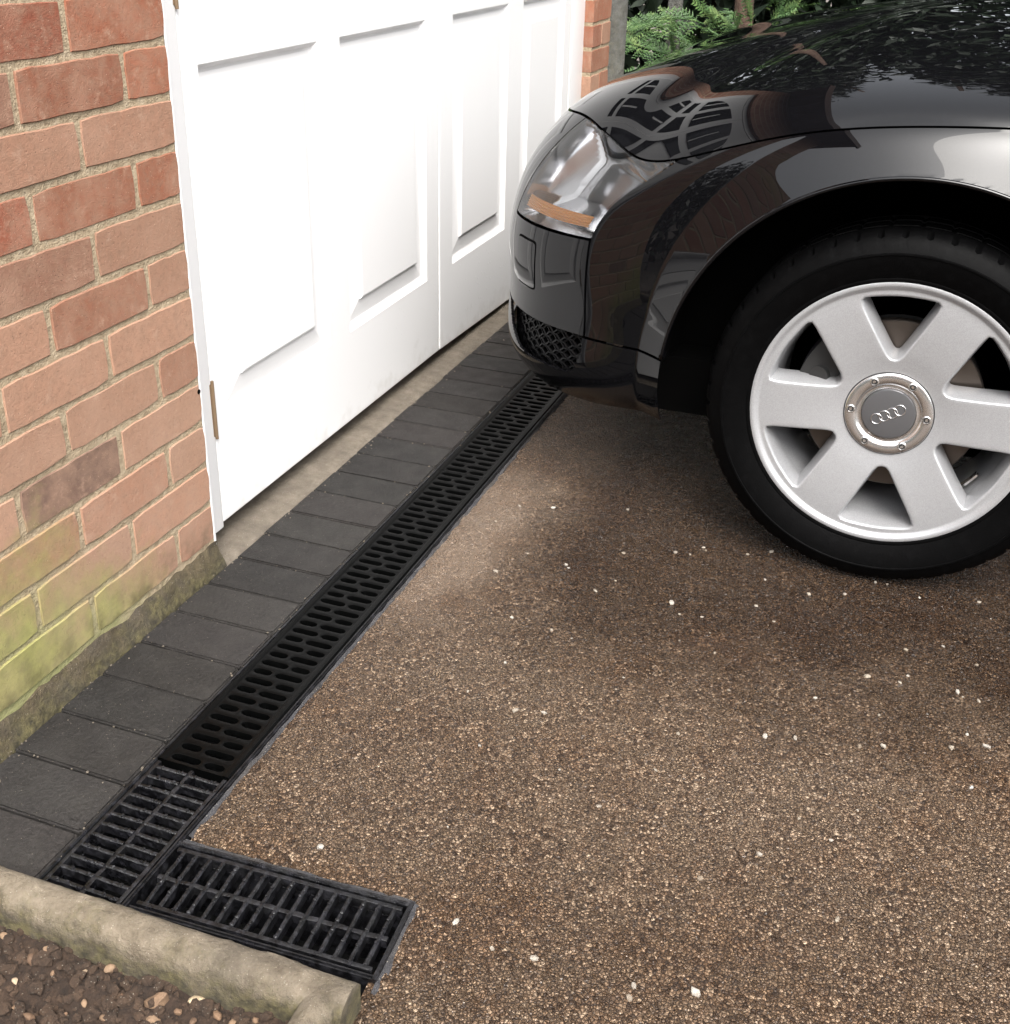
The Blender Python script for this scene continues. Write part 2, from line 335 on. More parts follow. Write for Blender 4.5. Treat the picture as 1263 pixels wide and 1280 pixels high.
# --- driveway: fine sheet by the drain, butted to a wide apron
DY = -.3465                                             # tarmac edge along the drain
def drive_z(x, y):
    return .0025*noise.noise(Vector((x*3, y*3, 0)))+.0022*noise.noise(Vector((x*11, y*11, 3)))+.0016*noise.noise(Vector((x*38, y*38, 7)))-.004
def build_drive():
    st = .0125; x0, x1, y0, y1 = -1.1, 2.6, -2.2, DY
    xs = np.arange(x0, x1+1e-6, st); ys = np.arange(y0, y1+1e-6, st)
    V = []; I = {}; Fc = []
    def pt(i, j):
        if (i, j) in I: return I[i, j]
        x, y = float(xs[i]), float(ys[j]); z = drive_z(x, y)
        if j == len(ys)-1:
            y = DY+.006*noise.noise(Vector((x*30, 1, 0)))+.004*noise.noise(Vector((x*90, 2, 0))); z -= .002
        xe = -.605+.052*(-(y+.343))
        if abs(x-xe) < st*.75 and y > -.668: x = xe+.004*noise.noise(Vector((y*60, 5, 0)))+.003*noise.noise(Vector((y*160, 8, 0))); z -= .003
        elif abs(y+.660) < st*.75 and x < xe: y = -.660+.004*noise.noise(Vector((x*60, 9, 0))); z -= .002
        I[i, j] = len(V); V.append((x, y, z)); return I[i, j]
    for i in range(len(xs)-1):
        for j in range(len(ys)-1):
            cx, cy = xs[i]+st/2, ys[j]+st/2
            if cx < -.605+.052*(-(cy+.343)) and cy > -.660: continue   # side drain and bed
            Fc.append((pt(i, j), pt(i+1, j), pt(i+1, j+1), pt(i, j+1)))
    # skirt down to the bed so that the sheet has thickness
    from collections import Counter
    cnt = Counter()
    for q in Fc:
        for a in range(4): cnt[tuple(sorted((q[a], q[(a+1) % 4])))] += 1
    sk = []
    for q in list(Fc):
        for a in range(4):
            e = (q[a], q[(a+1) % 4])
            if cnt[tuple(sorted(e))] == 1: sk.append(e)
    dn = {}
    for e in sk:
        for k in e:
            if k not in dn: dn[k] = len(V); V.append((V[k][0], V[k][1], -.06))
    for a, b in sk: Fc.append((b, a, dn[a], dn[b]))
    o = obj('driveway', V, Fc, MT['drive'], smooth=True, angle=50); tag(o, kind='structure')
    ap = MB(); z = -.006
    for (a, b, c, d) in ((2.6, 14, -14, -.34), (-14, 2.6, -14, -2.2), (-14, -1.1, -2.2, -.70)): ap.add([(a, c, z), (b, c, z), (b, d, z), (a, d, z)], [(0, 1, 2, 3)])
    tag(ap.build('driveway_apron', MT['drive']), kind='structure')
build_drive()
# --- concrete sill under the door
s_ = MB()
nx = 90
for (nm) in ('sill',):
    V = []; Fq = []
    prof = [(-.017, -.05), (-.017, -.004), (-.010, -.0015), (.03, .002), (.06, .004), (.5, .004)]
    for i in range(nx+1):
        x = .0+2.32*i/nx
        for k, (y, z) in enumerate(prof):
            V.append((x, y+(.004*noise.noise(Vector((x*25, 0, k)))+.003*noise.noise(Vector((x*80, 3, k))) if k < 3 else 0), z+.002*noise.noise(Vector((x*14, y*60, 4)))))
    L = len(prof)
    for i in range(nx):
        for k in range(L-1): Fq.append((i*L+k, (i+1)*L+k, (i+1)*L+k+1, i*L+k+1))
    tag(obj('concrete_sill', V, Fq, MT['sill'], smooth=True, angle=40), kind='structure')
# --- block paving course, one object per paver
PX0, PP, PYA, PYB = -.4542, .0983, -.0165, -.2085
pav_root = tag(empty('pavement', (0, 0, 0)), kind='structure')
def paver_mesh(seed):
    r = random.Random(seed); bm = bmesh.new(); bmesh.ops.create_cube(bm, size=1)
    for w in bm.verts: w.co = Vector((w.co.x*(PP-.0032), w.co.y*(PYA-PYB), w.co.z*.06))
    top = [e for e in bm.edges if all(v.co.z > 0 for v in e.verts)]; vert = [e for e in bm.edges if abs(e.verts[0].co.z-e.verts[1].co.z) > .01]
    bmesh.ops.bevel(bm, geom=vert, offset=.003, segments=2, affect='EDGES')
    top = [e for e in bm.edges if all(v.co.z > .029 for v in e.verts)]
    bmesh.ops.bevel(bm, geom=top, offset=.0026, segments=2, affect='EDGES')
    for w in bm.verts: w.co += Vector((r.uniform(-1, 1), r.uniform(-1, 1), 0))*.0006
    me = bpy.data.meshes.new('paver'); bm.to_mesh(me); bm.free(); me.materials.append(MT['paver'])
    me.polygons.foreach_set('use_smooth', [True]*len(me.polygons)); me.set_sharp_from_angle(angle=math.radians(35)); return me
PM = [paver_mesh(i) for i in range(5)]
for k in range(-4, 28):
    o = bpy.data.objects.new('paver', random.choice(PM)); link(o, pav_root)
    o.location = (PX0+PP*(k+.5), (PYA+PYB)/2+random.uniform(-.0015, .0015), -.03+random.uniform(-.0012, .0012))
    o.rotation_euler = (random.uniform(-.006, .006), random.uniform(-.008, .008), random.uniform(-.004, .004)+(math.pi if random.random() < .5 else 0))
    b = random.uniform(.62, 1.25); o.color = (b*random.uniform(.97, 1.08), b, b*random.uniform(.93, 1.0), 1)
bed = MB(); bed.box(-.95, 2.32, -.2105, -.0155, -.06, -.020); tag(bed.build('paving_sand', MT['trough']), kind='structure')
# ================================================================== BRICK WALLS
BH = .0777; BZ = .1277-BH
def brick_mesh(L, seed, hgt=BH-.0105, dep=.1025):
    r = random.Random(seed); n = 7
    def outline(inset, jit):
        a = L/2-inset; b = hgt/2-inset; P = []
        cs = [(-a, -b), (a, -b), (a, b), (-a, b)]; ks = [n, 3, n, 3]
        for i in range(4):
            p, q = cs[i], cs[(i+1) % 4]
            for k in range(ks[i]):
                t = k/ks[i]; x = p[0]+(q[0]-p[0])*t; z = p[1]+(q[1]-p[1])*t
                if k == 0: x *= 1-.0016/a; z *= 1-.0016/b
                P.append([x, z])
        return P
    J = [(r.uniform(-1, 1)*.0012, r.uniform(-1, 1)*.0012) for _ in range(2*n+6)]
    V = []; m = 2*n+6
    for inset, y in ((.0014, .0), (0, .0018), (0, dep)):
        for (x, z), (jx, jz) in zip(outline(inset, 0), J): V.append((x+jx, y, z+jz))
    Fc = [tuple(range(m))]
    for k in range(2):
        for i in range(m): Fc.append((k*m+i, (k+1)*m+i, (k+1)*m+(i+1) % m, k*m+(i+1) % m))
    me = mesh('brick', V, Fc, MT['brick'], True, 40); return me
FULL = [brick_mesh(.2145, i) for i in range(6)]; HALF = [brick_mesh(.1025, 20+i) for i in range(4)]
def brick_col(z):
    t = random.random(); pale = min(1, max(0, (.75-z)/.6))
    a = np.array((.31, .115, .062)); b = np.array((.40, .235, .16)); c = np.array((.27, .14, .095)); d = np.array((.27, .085, .046))
    base = (d if t < .22 else a if t < .5 else c if t < .65 else b)
    base = base*(1-.55*pale)+np.array((.48, .32, .22))*.55*pale
    return tuple(base*random.uniform(.82, 1.12))+(1,)
def brick_wall(root, xr, xl, rows, y=0., first_half=True, right=True):
    for r in range(rows):
        half = (r % 2 == 0)
        z = BZ+BH*(r+.5); x = xr; k = 0
        while x-(.05) > xl:
            isH = half and k == 0
            L = .1025 if isH else .2145
            if x-L < xl-.02: 
                if x-.1025 < xl-.02: break
                isH = True; L = .1025
            o = bpy.data.objects.new('brick', random.choice(HALF if isH else FULL)); link(o, root)
            o.location = (x-L/2, y+random.uniform(-.0020, -.0003), z+random.uniform(-.0008, .0008)); o.rotation_euler = (0, random.uniform(-.004, .004), random.uniform(-.003, .003))
            o.color = brick_col(z)
            if xr == 0 and r == 3 and k == 1: o.color = (.10, .058, .045, 1)
            x -= L+.0105; k += 1
bw = tag(empty('brick_wall', (-.6, 0, 0)), 'weathered red brick wall with green algae at its foot, beside the white door', 'wall')
bw.location = (0, 0, 0)
brick_wall(bw, 0., -.665, 25)
TOP = BZ+BH*25
core = MB(); core.box(-.668, -.0012, .0011, .2, -.05, TOP); core.build('mortar', MT['mortar'], bw)
upw = MB(); upw.box(-.668, 0, 0, .2, TOP+.001, 2.75); upw.build('upper_brickwork', MT['farbrick'], bw)
sw = MB(); sw.box(-.668, -.46, .201, 5, GZ, 2.75); sw.build('side_wall', MT['farbrick'], bw)
lint = MB(); lint.box(0.001, 2.30, 0, .2, 2.12, 2.75); lint.build('brickwork_over_door', MT['farbrick'], bw)
# plinth: rough cement fillet at the foot of the wall
def plinth(name, xa, xb, parent):
    V = []; Fq = []; nx = int((xb-xa)/.006); prof = [(-.0165, -.05), (-.0165, -.003), (-.012, .010), (-.008, .022), (-.004, .033), (.0, .044), (.012, .048)]
    for i in range(nx+1):
        x = xa+(xb-xa)*i/nx
        for k, (y, z) in enumerate(prof):
            w = min(k, 6)/6
            dy = (.004*noise.noise(Vector((x*18, k*.4, 0)))+.0035*noise.noise(Vector((x*60, k*.9, 5))))*(0.2 if k == 0 else 1); dz = (.011*noise.noise(Vector((x*13, k*.3, 9)))+.005*noise.noise(Vector((x*55, k*.5, 3))))*w
            V.append((x, min(y+dy, .012), z+dz))
    L = len(prof)
    for i in range(nx):
        for k in range(L-1): Fq.append((i*L+k, (i+1)*L+k, (i+1)*L+k+1, i*L+k+1))
    Fq.append(tuple(range(L))); Fq.append(tuple(nx*L+k for k in reversed(range(L))))
    return obj(name, V, Fq, MT['plinth'], parent, True, 60)
plinth('cement_fillet', -.668, .008, bw)
pier = tag(empty('brick_pier', (0, 0, 0)), 'narrow brick pier at the far side of the white garage door', 'pier')
brick_wall(pier, 2.31+.2145, 2.315, 14)
cp = MB(); cp.box(2.312, 2.524, .0016, .2, -.05, BZ+BH*14); cp.build('mortar', MT['mortar'], pier)
up = MB(); up.box(2.31, 2.53, 0, .2, BZ+BH*14+.001, 2.75); up.build('upper_brickwork', MT['farbrick'], pier)
rf = MB()
for i in range(14): rf.box(-.95+i*.262, -.95+i*.262+.259, -.3, 2.5, 2.76+.012*(i % 2), 2.80+.012*(i % 2))
rf.box(-.95, 2.72, -.32, -.30, 2.66, 2.80)
ro = rf.build('garage_roof', MT['roof']); tag(ro, 'flat tiled garage roof resting on the brickwork above the door', 'roof')
# ================================================================== GARAGE DOOR
YD = .03
fr = tag(empty('door_frame', (0, 0, 0)), 'white painted timber frame round the garage door', 'door frame')
m = MB(); m.box(.001, .0745, YD-.001, .12, .034, 2.06, .0015); m.build('jamb', MT['white'], fr, True, 35)
m = MB(); m.box(2.172, 2.3125, YD-.001, .12, .01, 2.06, .0015); m.build('jamb', MT['white'], fr, True, 35)
m = MB(); m.box(.001, 2.3125, YD-.0015, .12, 2.061, 2.118, .0015); m.build('head', MT['white'], fr, True, 35)
def sealant():
    V = []; Fq = []; n = 150
    for i in range(n+1):
        z = .04+2.0*i/n; w = .007+.004*noise.noise(Vector((z*30, 1, 0)))+.003*noise.noise(Vector((z*80, 2, 0)))
        for k, (dx, y) in enumerate(((-.0005-max(0, w-.009), .001), (.004, -.001), (.010+w*.3, .012), (.012+w*.5, YD))): V.append((dx, y, z))
    for i in range(n):
        for k in range(3): Fq.append((i*4+k, i*4+k+1, (i+1)*4+k+1, (i+1)*4+k))
    return obj('sealant', V, Fq, MT['white'], fr, True)
sealant()
def leaf(x0, x1, panels, zb0, zb1, lab, hinge_left):
    root = tag(empty('garage_door_leaf', ((x0+x1)/2, YD, zb0)), lab, 'garage door')
    ox, oy, oz = (x0+x1)/2, YD, zb0
    zt = 2.055; Z0, Z1 = .246, .857
    xs = [x0, panels[0][0], panels[0][1], panels[1][0], panels[1][1], x1]
    zs = [None, Z0, Z1, .95, 2.0, zt]
    V = []; Fq = []
    def zv(x, k): return (zb0+(zb1-zb0)*(x-x0)/(x1-x0)) if zs[k] is None else zs[k]
    idx = {}
    for i in range(6):
        for k in range(6):
            idx[i, k] = len(V); V.append((xs[i], YD, zv(xs[i], k)))
    for i in range(5):
        for k in range(5):
            if (i in (1, 3)) and k == 1: continue
            Fq.append((idx[i, k], idx[i+1, k], idx[i+1, k+1], idx[i, k+1]))
    # edges and back
    n = len(V)
    c = [idx[0, 0], idx[5, 0], idx[5, 5], idx[0, 5]]
    ring = [idx[i, 0] for i in range(6)]+[idx[5, k] for k in range(1, 6)]+[idx[i, 5] for i in range(4, -1, -1)]+[idx[0, k] for k in range(4, 0, -1)]
    bk = []
    for r in ring: bk.append(len(V)); V.append((V[r][0], YD+.045, V[r][2]))
    for a in range(len(ring)):
        b = (a+1) % len(ring); Fq.append((ring[b], ring[a], bk[a], bk[b]))
    Fq.append(tuple(reversed(bk)))
    V = [(x-ox, y-oy, z-oz) for x, y, z in V]
    bm = bmesh.new(); vs_ = [bm.verts.new(p) for p in V]
    for q in Fq: bm.faces.new([vs_[k] for k in q])
    bmesh.ops.recalc_face_normals(bm, faces=bm.faces)
    fo = from_bm('leaf_frame', bm, MT['white'], root)
    bv = fo.modifiers.new('bev', 'BEVEL'); bv.width = .003; bv.segments = 2; bv.limit_method = 'ANGLE'; bv.angle_limit = math.radians(50); bv.harden_normals = False
    for (a, b) in panels:
        loops = [(0, 0), (.004, .003), (.009, .010), (.015, .012), (.058, .0065), (.060, .0015), (.064, -.0003)]
        V = []; Fq = []
        for ins, dy in loops:
            for (x, z) in ((a+ins, Z0+ins), (b-ins, Z0+ins), (b-ins, Z1-ins), (a+ins, Z1-ins)): V.append((x-ox, dy, z-oz))
        for k in range(len(loops)-1):
            for i in range(4): Fq.append((k*4+i, k*4+(i+1) % 4, (k+1)*4+(i+1) % 4, (k+1)*4+i))
        k = (len(loops)-1)*4; Fq.append((k, k+1, k+2, k+3)); obj('raised_panel', V, Fq, MT['white'], root)
    # arched glazing at head height
    cxm, R_ = 1.113, 1.02
    for (a, b) in panels:
        for (za, zb_) in ((1.36, 1.42), (1.48, None)):
            P = [(a, za), (b, za)]
            if zb_: P += [(b, zb_), (a, zb_)]
            else:
                for i in range(7):
                    x = b+(a-b)*i/6; P.append((x, 1.46+.46*math.sqrt(max(.02, 1-((x-cxm)/R_)**2))))
            mm = MB(); nn = len(P); mm.add([(x-ox, -.004, z-oz) for x, z in P]+[(x-ox, .004, z-oz) for x, z in P], [tuple(range(nn))]+[(i, nn+i, nn+(i+1) % nn, (i+1) % nn) for i in range(nn)])
            pn = mm.build('pane', MT['glassdark'], root)
            gb = MB()
            if zb_ is None: gb.box((a+b)/2-.009-ox, (a+b)/2+.009-ox, -.014, .003, 1.48-oz, 1.75-oz); gb.build('glazing_bar', MT['white'], pn)
    if hinge_left:
        for zc in (.272, 1.0, 1.75):
            hb = MB(); xh = x0-.001
            for q in range(3):
                hb.tube([(xh-ox, -.0025, zc-.052+q*.035-oz), (xh-ox, -.0025, zc-.052+q*.035+.033-oz)], .0036, 10)
            hb.tube([(xh-ox, -.0035, zc-.056-oz), (xh-ox, -.0035, zc+.056-oz)], .003, 8)
            hb.box(xh-.006-ox, xh-ox, -.0022, -.0012, zc-.05-oz, zc+.05-oz)
            hb.build('hinge', MT['brass'], root, True, 40)
    return root
leaf(.0765, 1.1105, [(.122, .522), (.614, 1.034)], .0425, .037, 'white panelled garage door leaf hinged beside the algae-stained brick wall', True)
leaf(1.1150, 2.1700, [(1.198, 1.594), (1.712, 2.098)], .036, .000, 'white panelled garage door leaf behind the black car bumper', False)
dk = MB(); dk.box(.08, 2.17, .13, .14, -.04, 2.05); gi = dk.build('garage_interior', MT['liner']); tag(gi, kind='structure')
# wall plug hole in the mortar beside the frame
hp = MB(); hp.tube([(-.004, -.001, .342), (-.004, .004, .342)], .0045, 10); o = hp.build('wall_plug', MT['liner']); tag(o, 'small dark plug in the mortar joint beside the door frame', 'wall plug')
# ================================================================== DRAINS
GYA, GYB = -.2175, -.3345                                # grate across
def trough(name, x0, x1, y0, y1, lab):
    """channel body lying along x: two rims, walls and a floor"""
    root = tag(empty(name, (x0, (y0+y1)/2, 0)), lab, 'drain channel'); cy = (y0+y1)/2; h = (y1-y0)/2
    def rim(sg):
        P = [(.0585, -.002), (.0600, .001), (.0622, .0012), (.0628, -.0015), (.0650, -.0015), (.0655, -.012), (.0655, -.11), (.052, -.11), (.050, -.018), (.0585, -.016)]
        L = x1-x0; n = len(P)
        V = [(x, sg*p*h/.0655, z) for x in (0, L) for p, z in P]
        Fq = [(i, (i+1) % n, n+(i+1) % n, n+i) for i in range(n)]+[tuple(range(n)), tuple(reversed(range(n, 2*n)))]
        return V, Fq
    for sg in (-1, 1):
        m = MB(); m.add(*rim(sg)); o = m.build('rim', MT['oldplastic'], root)
    m = MB(); m.box(0, x1-x0, -h*.8, h*.8, -.115, -.105); m.build('floor', MT['trough'], root)
    return root
trough('drain_channel', -.76, 2.31, GYB-.007, GYA+.007, 'long black drain channel between the block pavers and the driveway')
def slot_grate(x0, nrow, pitch, lab):
    """slotted tread: two staggered rows of round-ended slots, real holes with rounded lips"""
    L = nrow*pitch; y0, y1 = GYB, GYA; wd_ = y1-y0; bor = .0125; gap = .0075
    bm = bmesh.new(); N = 24
    def cell(xa, xb, ya, yb, sl, sh):
        """cell rect with a slot of half length sl (along y) and half height sh (along x)"""
        cx, cy = (xa+xb)/2, (ya+yb)/2; hx, hy = (xb-xa)/2, (yb-ya)/2
        outer = []; inner = []
        per = []
        for i in range(N):
            t = 2*math.pi*i/N; ct, st = math.cos(t), math.sin(t)
            # outer on rectangle
            k = 1/max(abs(ct)*1.0, abs(st)*1.0); outer.append((cx+hx*st*k if True else 0, cy+hy*ct*k))
            # slot: stadium
            iy = max(-1, min(1, ct*k))*(sl-sh) if abs(st) >= abs(ct) else math.copysign(sl-sh, ct)
            if abs(st) >= abs(ct): inner.append((math.copysign(sh, st), iy))
            else:
                a = math.asin(max(-1, min(1, st*k)))
                inner.append((sh*math.sin(a), iy+math.copysign(sh*math.cos(a), ct)))
        O = [bm.verts.new((x, y, 0)) for x, y in outer]
        rings = [O]
        for off, z in ((.0013, 0), (.0003, -.0005), (0, -.0016), (.0004, -.011)):
            rings.append([bm.verts.new((cx+x*(1+off/sh), cy+y*(1+off/sl), z)) for x, y in inner])
        for a in range(len(rings)-1):
            for i in range(N): bm.faces.new((rings[a][i], rings[a][(i+1) % N], rings[a+1][(i+1) % N], rings[a+1][i]))
    ymid0 = (y0+y1)/2
    for r in range(nrow):
        xa, xb = r*pitch, (r+1)*pitch
        ym = ymid0+(-.0075 if r % 2 == 0 else .0075)
        cell(xa, xb, y0+bor, ym, (ym-y0-bor)/2-gap/2, .0063)
        cell(xa, xb, ym, y1-bor, (y1-bor-ym)/2-gap/2, .0063)
    V = [(0, y0, -.001), (L, y0, -.001), (0, y0+.0025, .0012), (L, y0+.0025, .0012), (0, y0+bor-.003, .0012), (L, y0+bor-.003, .0012), (0, y0+bor, 0), (L, y0+bor, 0), (0, y0, -.014), (L, y0, -.014)]
    for sg in (0, 1):
        vv = [bm.verts.new((x, y if sg == 0 else (y0+y1-y), z)) for x, y, z in V]
        for q in ((0, 1, 3, 2), (2, 3, 5, 4), (4, 5, 7, 6), (8, 9, 1, 0)): bm.faces.new([vv[k] for k in q])
    for xx in (0, L):
        bm.faces.new([bm.verts.new(p) for p in ((xx, y0, -.0005), (xx, y1, -.0005), (xx, y1, -.013), (xx, y0, -.013))])
    bmesh.ops.recalc_face_normals(bm, faces=bm.faces)
    o = from_bm('drain_grate', bm, MT['grate'], None, True, 32); o.location = (x0, 0, .0012)
    for p in o.data.polygons:
        pass
    return tag(o, lab, 'drain grate')
PIT_ = .0246
slot_grate(-.4905, 41, PIT_, 'black slotted drain grate next to the older ribbed grate')
slot_grate(-.4905+41*PIT_+.001, 41, PIT_, 'black slotted drain grate running under the car bumper')
slot_grate(-.4905+82*PIT_+.002, 31, PIT_, 'black slotted drain grate beyond the car, before the far pier')
def bar_mesh(L, seed):
    r = random.Random(seed); m = MB(); n = 9
    V = []; Fq = []
    for i in range(n+1):
        y = -L/2+L*i/n
        w = .0029+r.uniform(-.00018, .00018); zt = r.uniform(-.0006, .0004)
        for (a, z) in ((-w, -.014), (-w, zt-.0015), (-w*.5, zt), (w*.5, zt), (w, zt-.0015), (w, -.014)): V.append((a, y, z))
    for i in range(n):
        for k in range(5): Fq.append((i*6+k, i*6+k+1, (i+1)*6+k+1, (i+1)*6+k))
    Fq += [tuple(range(6)), tuple(reversed(range(n*6, n*6+6)))]
    m.add(V, Fq)
    for i in range(3):
        y = r.uniform(-.4, .4)*L; R = r.uniform(.0016, .003); k = len(m.v)
        bm = bmesh.new(); bmesh.ops.create_icosphere(bm, subdivisions=1, radius=R); bm.verts.index_update()
        m.add([(w.co.x+r.uniform(-.001, .001), w.co.y+y, w.co.z*.7) for w in bm.verts], [[w.index for w in q.verts] for q in bm.faces]); bm.free()
    return mesh('bar', m.v, m.f, MT['oldplastic'], True, 40)
BARS = {L: [bar_mesh(L, int(L*1e4)+i) for i in range(6)] for L in (.050, .047)}
def rib_grate(loc, rz, L, halfw, nb, lab, blen):
    root = tag(empty('ribbed_drain_grate', loc, rz), lab, 'drain grate')
    for sg in (-1, 1):
        m = MB(); m.box(0, L, sg*halfw-.003*(1 if sg > 0 else 1), sg*halfw+.003, -.014, -.0005, .001); m.build('side_rail', MT['oldplastic'], root, True, 40)
    m = MB()
    n = 24
    V = []; Fq = []
    for i in range(n+1):
        x = L*i/n; w = .0032+random.uniform(-.0006, .0006); zt = random.uniform(-.0025, -.0008)
        for y, z in ((-w, -.014), (-w, zt-.001), (0, zt), (w, zt-.001), (w, -.014)): V.append((x, y, z))
    for i in range(n):
        for k in range(4): Fq.append((i*5+k, (i+1)*5+k, (i+1)*5+k+1, i*5+k+1))
    m.add(V, Fq); m.build('spine', MT['oldplastic'], root, True, 50)
    p = L/nb
    for i in range(nb):
        for sg in (-1, 1):
            o = bpy.data.objects.new('bar', random.choice(BARS[blen])); link(o, root)
            o.location = (p*(i+.5)+random.uniform(-.0006, .0006), sg*(halfw/2), -.0005); o.rotation_euler = (0, 0, random.uniform(-.01, .01))
    return root
rib_grate((-.755, (GYA+GYB)/2, 0), 0, .262, .0535, 13, 'worn black ribbed drain grate between the slotted grate and the concrete edging', .050)
# side drain runs out from the wall, square to the long one
SD0 = np.array((-.674, -.343)); SA = math.atan2(-.318, .0165)
sd_root = trough('side_drain_channel', 0, .318, -.060, .060, 'short worn drain channel set along the concrete edging')
sd_root.location = (SD0[0], SD0[1], .0); sd_root.rotation_euler = (0, 0, SA)
rib_grate((SD0[0]+.004*math.cos(SA), SD0[1]+.004*math.sin(SA), 0), SA, .309, .0465, 16, 'worn black ribbed grate lying in the short side drain', .047)
m = MB(); m.box(.318, .3235, -.060, .060, -.1, .0005); m.build('end_cap', MT['oldplastic'], sd_root)
# cement haunching against the channels
def haunch(pts, w, nm, seed):
    V = []; Fq = []; n = int(math.dist(pts[0], pts[1])/.006); a, b = np.array(pts[0]), np.array(pts[1]); d = (b-a)/np.linalg.norm(b-a); nrm = np.array((d[1], -d[0]))
    for i in range(n+1):
        p = a+(b-a)*i/n
        for k in range(5):
            t = k/4; ww = w*(1+.5*noise.noise(Vector((i*.09, seed, 0)))) ; q = p+nrm*(ww*t)
            z = -.0035-.004*t+.0035*noise.noise(Vector((i*.22, k*.6, seed)))
            V.append((q[0], q[1], z))
    for i in range(n):
        for k in range(4): Fq.append((i*5+k, (i+1)*5+k, (i+1)*5+k+1, i*5+k+1))
    tag(obj(nm, V, Fq, MT['haunch'], None, True), kind='structure')
haunch(((-.60, -.3418), (2.3, -.3418)), .007, 'cement_haunching', 1)
e0 = SD0+np.array((math.cos(SA), math.sin(SA)))*.323
nv = np.array((-math.sin(SA), math.cos(SA)))
haunch(((e0+nv*.0605).tolist(), (SD0+nv*.0605).tolist()), .008, 'cement_haunching', 3)
haunch(((e0-nv*.075).tolist(), (e0+nv*.062).tolist()), .014, 'cement_haunching', 5)
# ================================================================== GARDEN EDGING AND SOIL
def edging(name, A, B, zt, r, lab, seed, drop=.13):
    A = np.array(A); B = np.array(B); L = np.linalg.norm(B-A); d = (B-A)/L; nrm = np.array((-d[1], d[0]))
    n = int(L/.007); prof = [(-r, -drop), (-r, -r*.9)]+[(-r*math.cos(math.pi*k/12), r*.92*math.sin(math.pi*k/12)-r*.55) for k in range(13)]+[(r, -r*.9), (r, -drop)]
    V = []; Fq = []; P = len(prof)
    for i in range(n+1):
        t = i/n
        edge = min(i, n-i); sh = 1-.10*max(0, 1-edge/1.5)
        for k, (a, z) in enumerate(prof):
            q = Vector((A[0]+d[0]*L*t, A[1]+d[1]*L*t, 0)); nn = noise.noise(Vector((t*L*22, k*.5, seed)))*.0035+noise.noise(Vector((t*L*70, k*1.1, seed)))*.0018
            a2 = a*sh+math.copysign(nn, a); z2 = z*(sh if z > 0 else 1)+zt+nn*.8-(r*.45)
            V.append((A[0]+d[0]*L*t+nrm[0]*a2+d[0]*nn*.3, A[1]+d[1]*L*t+nrm[1]*a2+d[1]*nn*.3, z2))
    for i in range(n):
        for k in range(P-1): Fq.append((i*P+k, i*P+k+1, (i+1)*P+k+1, (i+1)*P+k))
    Fq += [tuple(reversed(range(P))), tuple(n*P+k for k in range(P))]
    o = obj(name, V, Fq, MT['kerb'], None, True, 55); return tag(o, lab, 'edging')
edging('concrete_edging', (-.790, .16), (-.776, -.668), .048, .0255, 'mossy round-topped concrete edging crossing in front of the drains', 2)
edging('concrete_edging', (-.788, -.640), (-1.75, -.652), .0475, .0215, 'short mossy concrete edging butting the long one at the soil corner', 8)
def soil_z(x, y): return -.008+.012*noise.noise(Vector((x*9, y*9, 1)))+.011*noise.noise(Vector((x*28, y*28, 2)))+.006*noise.noise(Vector((x*75, y*75, 3)))+.003*noise.noise(Vector((x*180, y*180, 3)))
xs = np.arange(-1.7, -.785, .0055); ys = np.arange(-.69, .16, .0055)
V = [(x, y, soil_z(x, y)) for x in xs for y in ys]; nn = len(ys)
Fq = [(i*nn+j, (i+1)*nn+j, (i+1)*nn+j+1, i*nn+j+1) for i in range(len(xs)-1) for j in range(nn-1)]
tag(obj('soil', V, Fq, MT['soil'], None, True), 'bare damp brown soil inside the concrete edging', 'soil', kind='stuff')
def rock_mesh(seed, sub=2, rough=.35, name='stone', mat=None):
    bm = bmesh.new(); bmesh.ops.create_icosphere(bm, subdivisions=sub, radius=1); r = random.Random(seed); o = Vector((r.uniform(0, 50),)*3)
    pl = [(Vector((r.gauss(0, 1), r.gauss(0, 1), r.gauss(0, 1))).normalized(), r.uniform(.55, .9)) for _ in range(7)]
    for w in bm.verts:
        for nrm, dd in pl:
            k = w.co.dot(nrm)
            if k > dd: w.co -= nrm*(k-dd)*.85
        w.co *= 1+rough*noise.noise(w.co*1.3+o)+.12*noise.noise(w.co*4+o)
        w.co.x *= 1.15; w.co.z *= .75
    me = bpy.data.meshes.new(name); bm.to_mesh(me); bm.free(); me.materials.append(mat)
    me.polygons.foreach_set('use_smooth', [True]*len(me.polygons)); me.set_sharp_from_angle(angle=math.radians(38)); return me
ROCKS = [rock_mesh(i, mat=MT['stone']) for i in range(9)]
PEB = [rock_mesh(40+i, 1, .2, 'pebble', MT['pebble']) for i in range(6)]
big = [(160, 1190, 9), (60, 1128+60, 8), (137, 1207, 10), (200, 1213, 8), (108, 1180, 7), (175, 1207, 5), (40, 1195, 9), (245, 1248, 12), (198, 1250, 17), (330, 1247, 9), (262, 1252, 6), (272, 1265, 8), (222, 1262, 7), (18, 1222, 5), (65, 1212, 4), (5, 1165, 8), (103, 1210, 6), (300, 1255, 7), (190, 1275, 9), (240, 1275, 6), (105, 1255, 6), (150, 1240, 5), (35, 1270, 8), (80, 1265, 5), (320, 1275, 6), (130, 1270, 6), (20, 1250, 7), (290, 1275, 6)]
